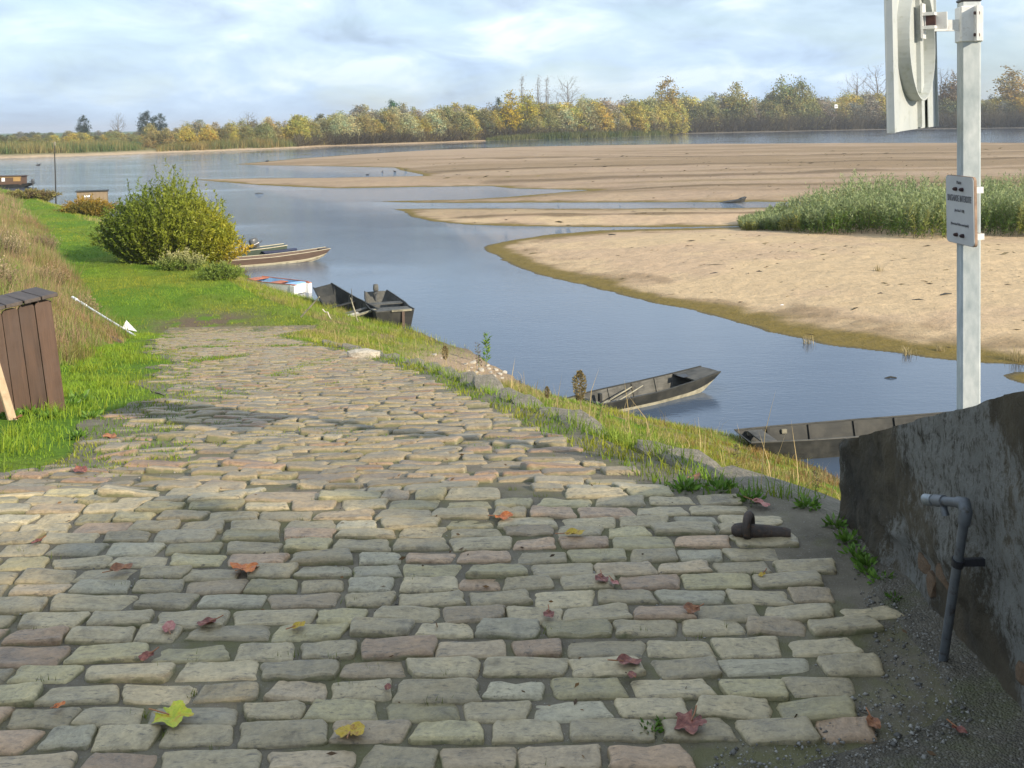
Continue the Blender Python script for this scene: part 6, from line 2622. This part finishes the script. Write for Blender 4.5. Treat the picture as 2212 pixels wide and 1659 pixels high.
def rosettes():
    rng = np.random.default_rng(95)
    spots = [(1838, 1140, 46), (1862, 1172, 52), (1850, 1205, 46), (1888, 1225, 50), (1905, 1262, 50), (1872, 1240, 40), (1952, 1302, 40), (1745, 1098, 50), (1785, 1108, 46), (1405, 1586, 44), (1432, 1572, 34),
             (165, 950, 52), (60, 900, 56), (105, 905, 52), (18, 905, 56), (1480, 1062, 60), (1560, 1062, 60), (1620, 1085, 55), (200, 905, 50), (170, 868, 60), (150, 880, 60)]
    for i, (x, y, w) in enumerate(spots):
        p = G(x, y) if not (x > 1815) else RP(x, y)
        if x > 1815:
            p.x = min(p.x, 1.20)
        s = w / F * p.y * (1.15 if x > 300 else .9)
        n = 60
        th = rng.random(n) * 6.283
        el = rng.uniform(.15, 1.1, n)
        Dv = np.stack([np.cos(th) * np.cos(el), np.sin(th) * np.cos(el), np.sin(el)], 1)
        r = rng.random(n)[:, None] * s * .45
        P = Dv * r * np.array([1, 1, .5])
        col = lerp_c(np.array([.07, .15, .02]), np.array([.16, .27, .04]), rng.random(n))
        V, Fs, C = leaf_quads(P, s * .30 * (.6 + .8 * rng.random(n)), s * .13, Dv, rng, col)
        o = obj('weed_tuft', np_mesh('weed_tuft', V, Fs, C, M_leafp), None, (p.x, p.y, p.z + .004))
        if x > 1815:
            tag(o, 'small leafy weed growing along the foot of the dark wall', 'weed', 'weeds at the wall foot')
        elif x < 300:
            tag(o, 'small leafy weed by the foot of the slatted box', 'weed', 'weeds by the slatted box')
        elif y > 1500:
            tag(o, 'tiny green weed beside the large purplish leaf', 'weed', 'weeds beside the purplish leaf')
        else:
            tag(o, 'low leafy weed along the paving edge near the wall end', 'weed', 'weeds along the paving edge')


rosettes()


# ------------------------------------------------------------------ dead stalks on the embankment, tufts and sticks on the sand
def sand_bits():
    rng = np.random.default_rng(97)
    sticks = [(1545, 592, 22, 'short dark stick on the dry sand below the willow thicket'), (2044, 637, 34, 'long dark stick on the dry sand left of the post'), (1903, 636, 14, 'short stick below the willow thicket edge'),
              (1985, 650, 28, 'thin twig lying on the pale sand beside the notice'), (1690, 662, 12, 'white scrap lying on the damp sand'), (1322, 508, 16, 'dark driftwood twig on the tip of the near sandbar'),
              (2050, 467, 26, 'driftwood stick behind the willow thicket'), (1640, 588, 12, 'little crooked twig on the dry sand'), (560, 418, 18, 'dark snag lying in the water before the middle sandbar')]
    for x, y, w, lab in sticks:
        p = PZ(x, y, .45 if y > 500 else .12)
        zz = float(sand_z(np.array([p.x]), np.array([p.y]))[0][0])
        z = max(zz, 0.0)
        p = PZ(x, y, z)
        L = w / F * p.y
        a = rng.normal(0, .35)
        o = MB().tube([(-L / 2, 0, .015), (0, .03, .05), (L / 2, .02, .02)], [.03, .04, .02], 6).build('driftwood' if 'scrap' not in lab else 'litter', M_tar if 'white' not in lab else M_whitep, None, (p.x, p.y, z))
        o.rotation_euler = (0, 0, a)
        tag(o, lab, 'stick' if 'scrap' not in lab else 'litter')
    tufts = [(1747, 740, 28, 'dry grass tuft standing at the water edge of the near sandbar'), (1960, 765, 26, 'dry grass tuft at the water edge nearer the post'), (2030, 757, 18, 'low dry tuft on the olive mud left of the post'),
             (2195, 778, 40, 'dry grass tuft on the mud right of the post'), (1898, 605, 18, 'small dead plant on the dry sand')]
    for x, y, h, lab in tufts:
        p = PZ(x, y, .03)
        zz = max(float(sand_z(np.array([p.x]), np.array([p.y]))[0][0]), -.03)
        H = h / F * p.y
        n = 46
        P = np.stack([rng.normal(0, H * .22, n), rng.normal(0, H * .22, n), np.full(n, -.02)], 1)
        me = blade_mesh('grass_tuft', P, H * rng.uniform(.5, 1.05, n), np.full(n, .018), np.broadcast_to(np.array([.36, .29, .15]), (n, 3)), .35, 2, rng)
        o = obj('grass_tuft', me, None, (p.x, p.y, zz))
        tag(o, lab, 'tuft')
    # scattered dark wrack
    n = 5200
    u = rng.uniform(.0, .75, n)
    Y = np.exp(rng.uniform(math.log(28), math.log(215), n))
    X = u * Y - .15 * Y * (Y > 60)
    z, sd = sand_z(X, Y)
    nn = fbm(X * .08, Y * .3, 12)
    k = (sd > .6) & (rng.random(n) < np.where(nn > .55, .5, .10))
    X, Y, z = X[k], Y[k], z[k]
    m = len(X)
    P = np.stack([X, Y, z - .01], 1)
    s = (.10 + .0022 * Y) * rng.gamma(2, .5, m)
    P[:, 2] += .025
    th = rng.normal(0, .6, m)
    V, Fs, C = leaf_quads(P, s, s * .16, np.stack([np.cos(th), np.sin(th), rng.normal(.05, .08, m)], 1), rng, lerp_c(np.array([.07, .055, .04]), np.array([.18, .15, .07]), rng.random(m)))
    me = np_mesh('wrack', V, Fs, C, M_grass)
    tag(obj('wrack', me), 'dark twigs and plant scraps strewn over the sandbars', 'wrack', kind='stuff')


sand_bits()


# ------------------------------------------------------------------ birds
def bird(label, p, yaw, L=.55, wings=False, mat=None):
    """Water bird: one continuous body with neck, head, bill and tail."""
    secs = [(-.50, .02, .10, .10), (-.36, .06, .09, .12), (-.12, .13, .09, .13), (.10, .12, .11, .14), (.24, .07, .18, .08), (.28, .045, .30, .05), (.33, .05, .40, .05), (.40, .045, .42, .045), (.46, .02, .41, .02), (.56, .008, .40, .008)]
    n = 8
    V, Fs = [], []
    for x, ry, zc, rz in secs:
        for k in range(n):
            a = 2 * math.pi * k / n
            V.append((x * L, ry * L * math.cos(a), (zc + rz * math.sin(a)) * L))
    for i in range(len(secs) - 1):
        for k in range(n):
            Fs.append((i * n + k, (i + 1) * n + k, (i + 1) * n + (k + 1) % n, i * n + (k + 1) % n))
    Fs += [tuple(range(n)), tuple((len(secs) - 1) * n + k for k in range(n - 1, -1, -1))]
    m = MB().add(V, Fs, True)
    root = empty('water_bird', p, yaw)
    m.build('body', mat or M_black, root)
    if wings:
        for s in (-1, 1):
            w = MB()
            w.add([(.08 * L, s * .08 * L, .16 * L), (-.16 * L, s * .08 * L, .15 * L), (-.10 * L, s * .55 * L, .40 * L), (-.22 * L, s * .95 * L, .30 * L), (.08 * L, s * .5 * L, .42 * L),
                   (-.05 * L, s * .3 * L, .27 * L)], [(0, 1, 5), (0, 5, 4), (5, 1, 2), (4, 5, 2), (4, 2, 3)])
            w.build('wing', mat or M_black, root)
    else:
        MB().tube([(.02 * L, .05 * L, 0), (.02 * L, .05 * L, -.12 * L)], .012 * L, 5).build('leg', mat or M_black, root)
        MB().tube([(.02 * L, -.05 * L, 0), (.02 * L, -.05 * L, -.12 * L)], .012 * L, 5).build('leg', mat or M_black, root)
    tag(root, label, 'bird')


def birds():
    p = PZ(1553, 301)
    bird('dark duck floating on the far channel before the right wood', (p.x, p.y, -.03), .3, 1.0)
    p = PZ(578, 350.5, .05)
    bird('dark cormorant with spread wings on the tip of the farthest sandbar', (p.x, p.y, .16), .6, 1.0, True)
    p = PZ(697, 340, .05)
    bird('slim dark bird standing on the farthest sandbar', (p.x, p.y, .2), 2.0, .9)
    p = W(84, 358, 150)
    bird('small dark bird flying low over the water behind the mast', (p.x, p.y, p.z), .9, .8, True)
    p = PZ(1924, 817)
    o = MB().tube([(-.17, 0, .0), (0, .01, .035), (.17, .0, .012)], [.02, .028, .016], 7).build('driftwood', M_tar, None, (p.x, p.y, 0))
    tag(o, 'short dark stick floating on the near channel left of the post', 'stick')
    for i, (x, y) in enumerate(((795, 378), (826, 372), (852, 371), (876, 368))):
        p = PZ(x, y)
        bird('tiny dark duck resting in the pool between the far sandbars', (p.x, p.y, -.02), i * 1.3, .7)
        o = bpy.data.objects[-1]
    for o in bpy.data.objects:
        if o.get('label') == 'tiny dark duck resting in the pool between the far sandbars':
            o['group'] = 'ducks in the pool'


birds()


# ------------------------------------------------------------------ autumn air over the river
def haze():
    m = bpy.data.materials.new('haze')
    m.use_nodes = True
    t = m.node_tree
    t.nodes.clear()
    v = N(t, 'ShaderNodeVolumePrincipled')
    v.inputs['Color'].default_value = (.86, .91, 1.0, 1)
    v.inputs['Density'].default_value = HAZE
    v.inputs['Anisotropy'].default_value = .2
    out = N(t, 'ShaderNodeOutputMaterial')
    t.links.new(v.outputs[0], out.inputs['Volume'])
    mb = MB().box((0, 3400, 22), (13000, 11600, 50))
    o = mb.build('haze', m)
    tag(o, kind='stuff')


HAZE = 0.00021
haze()
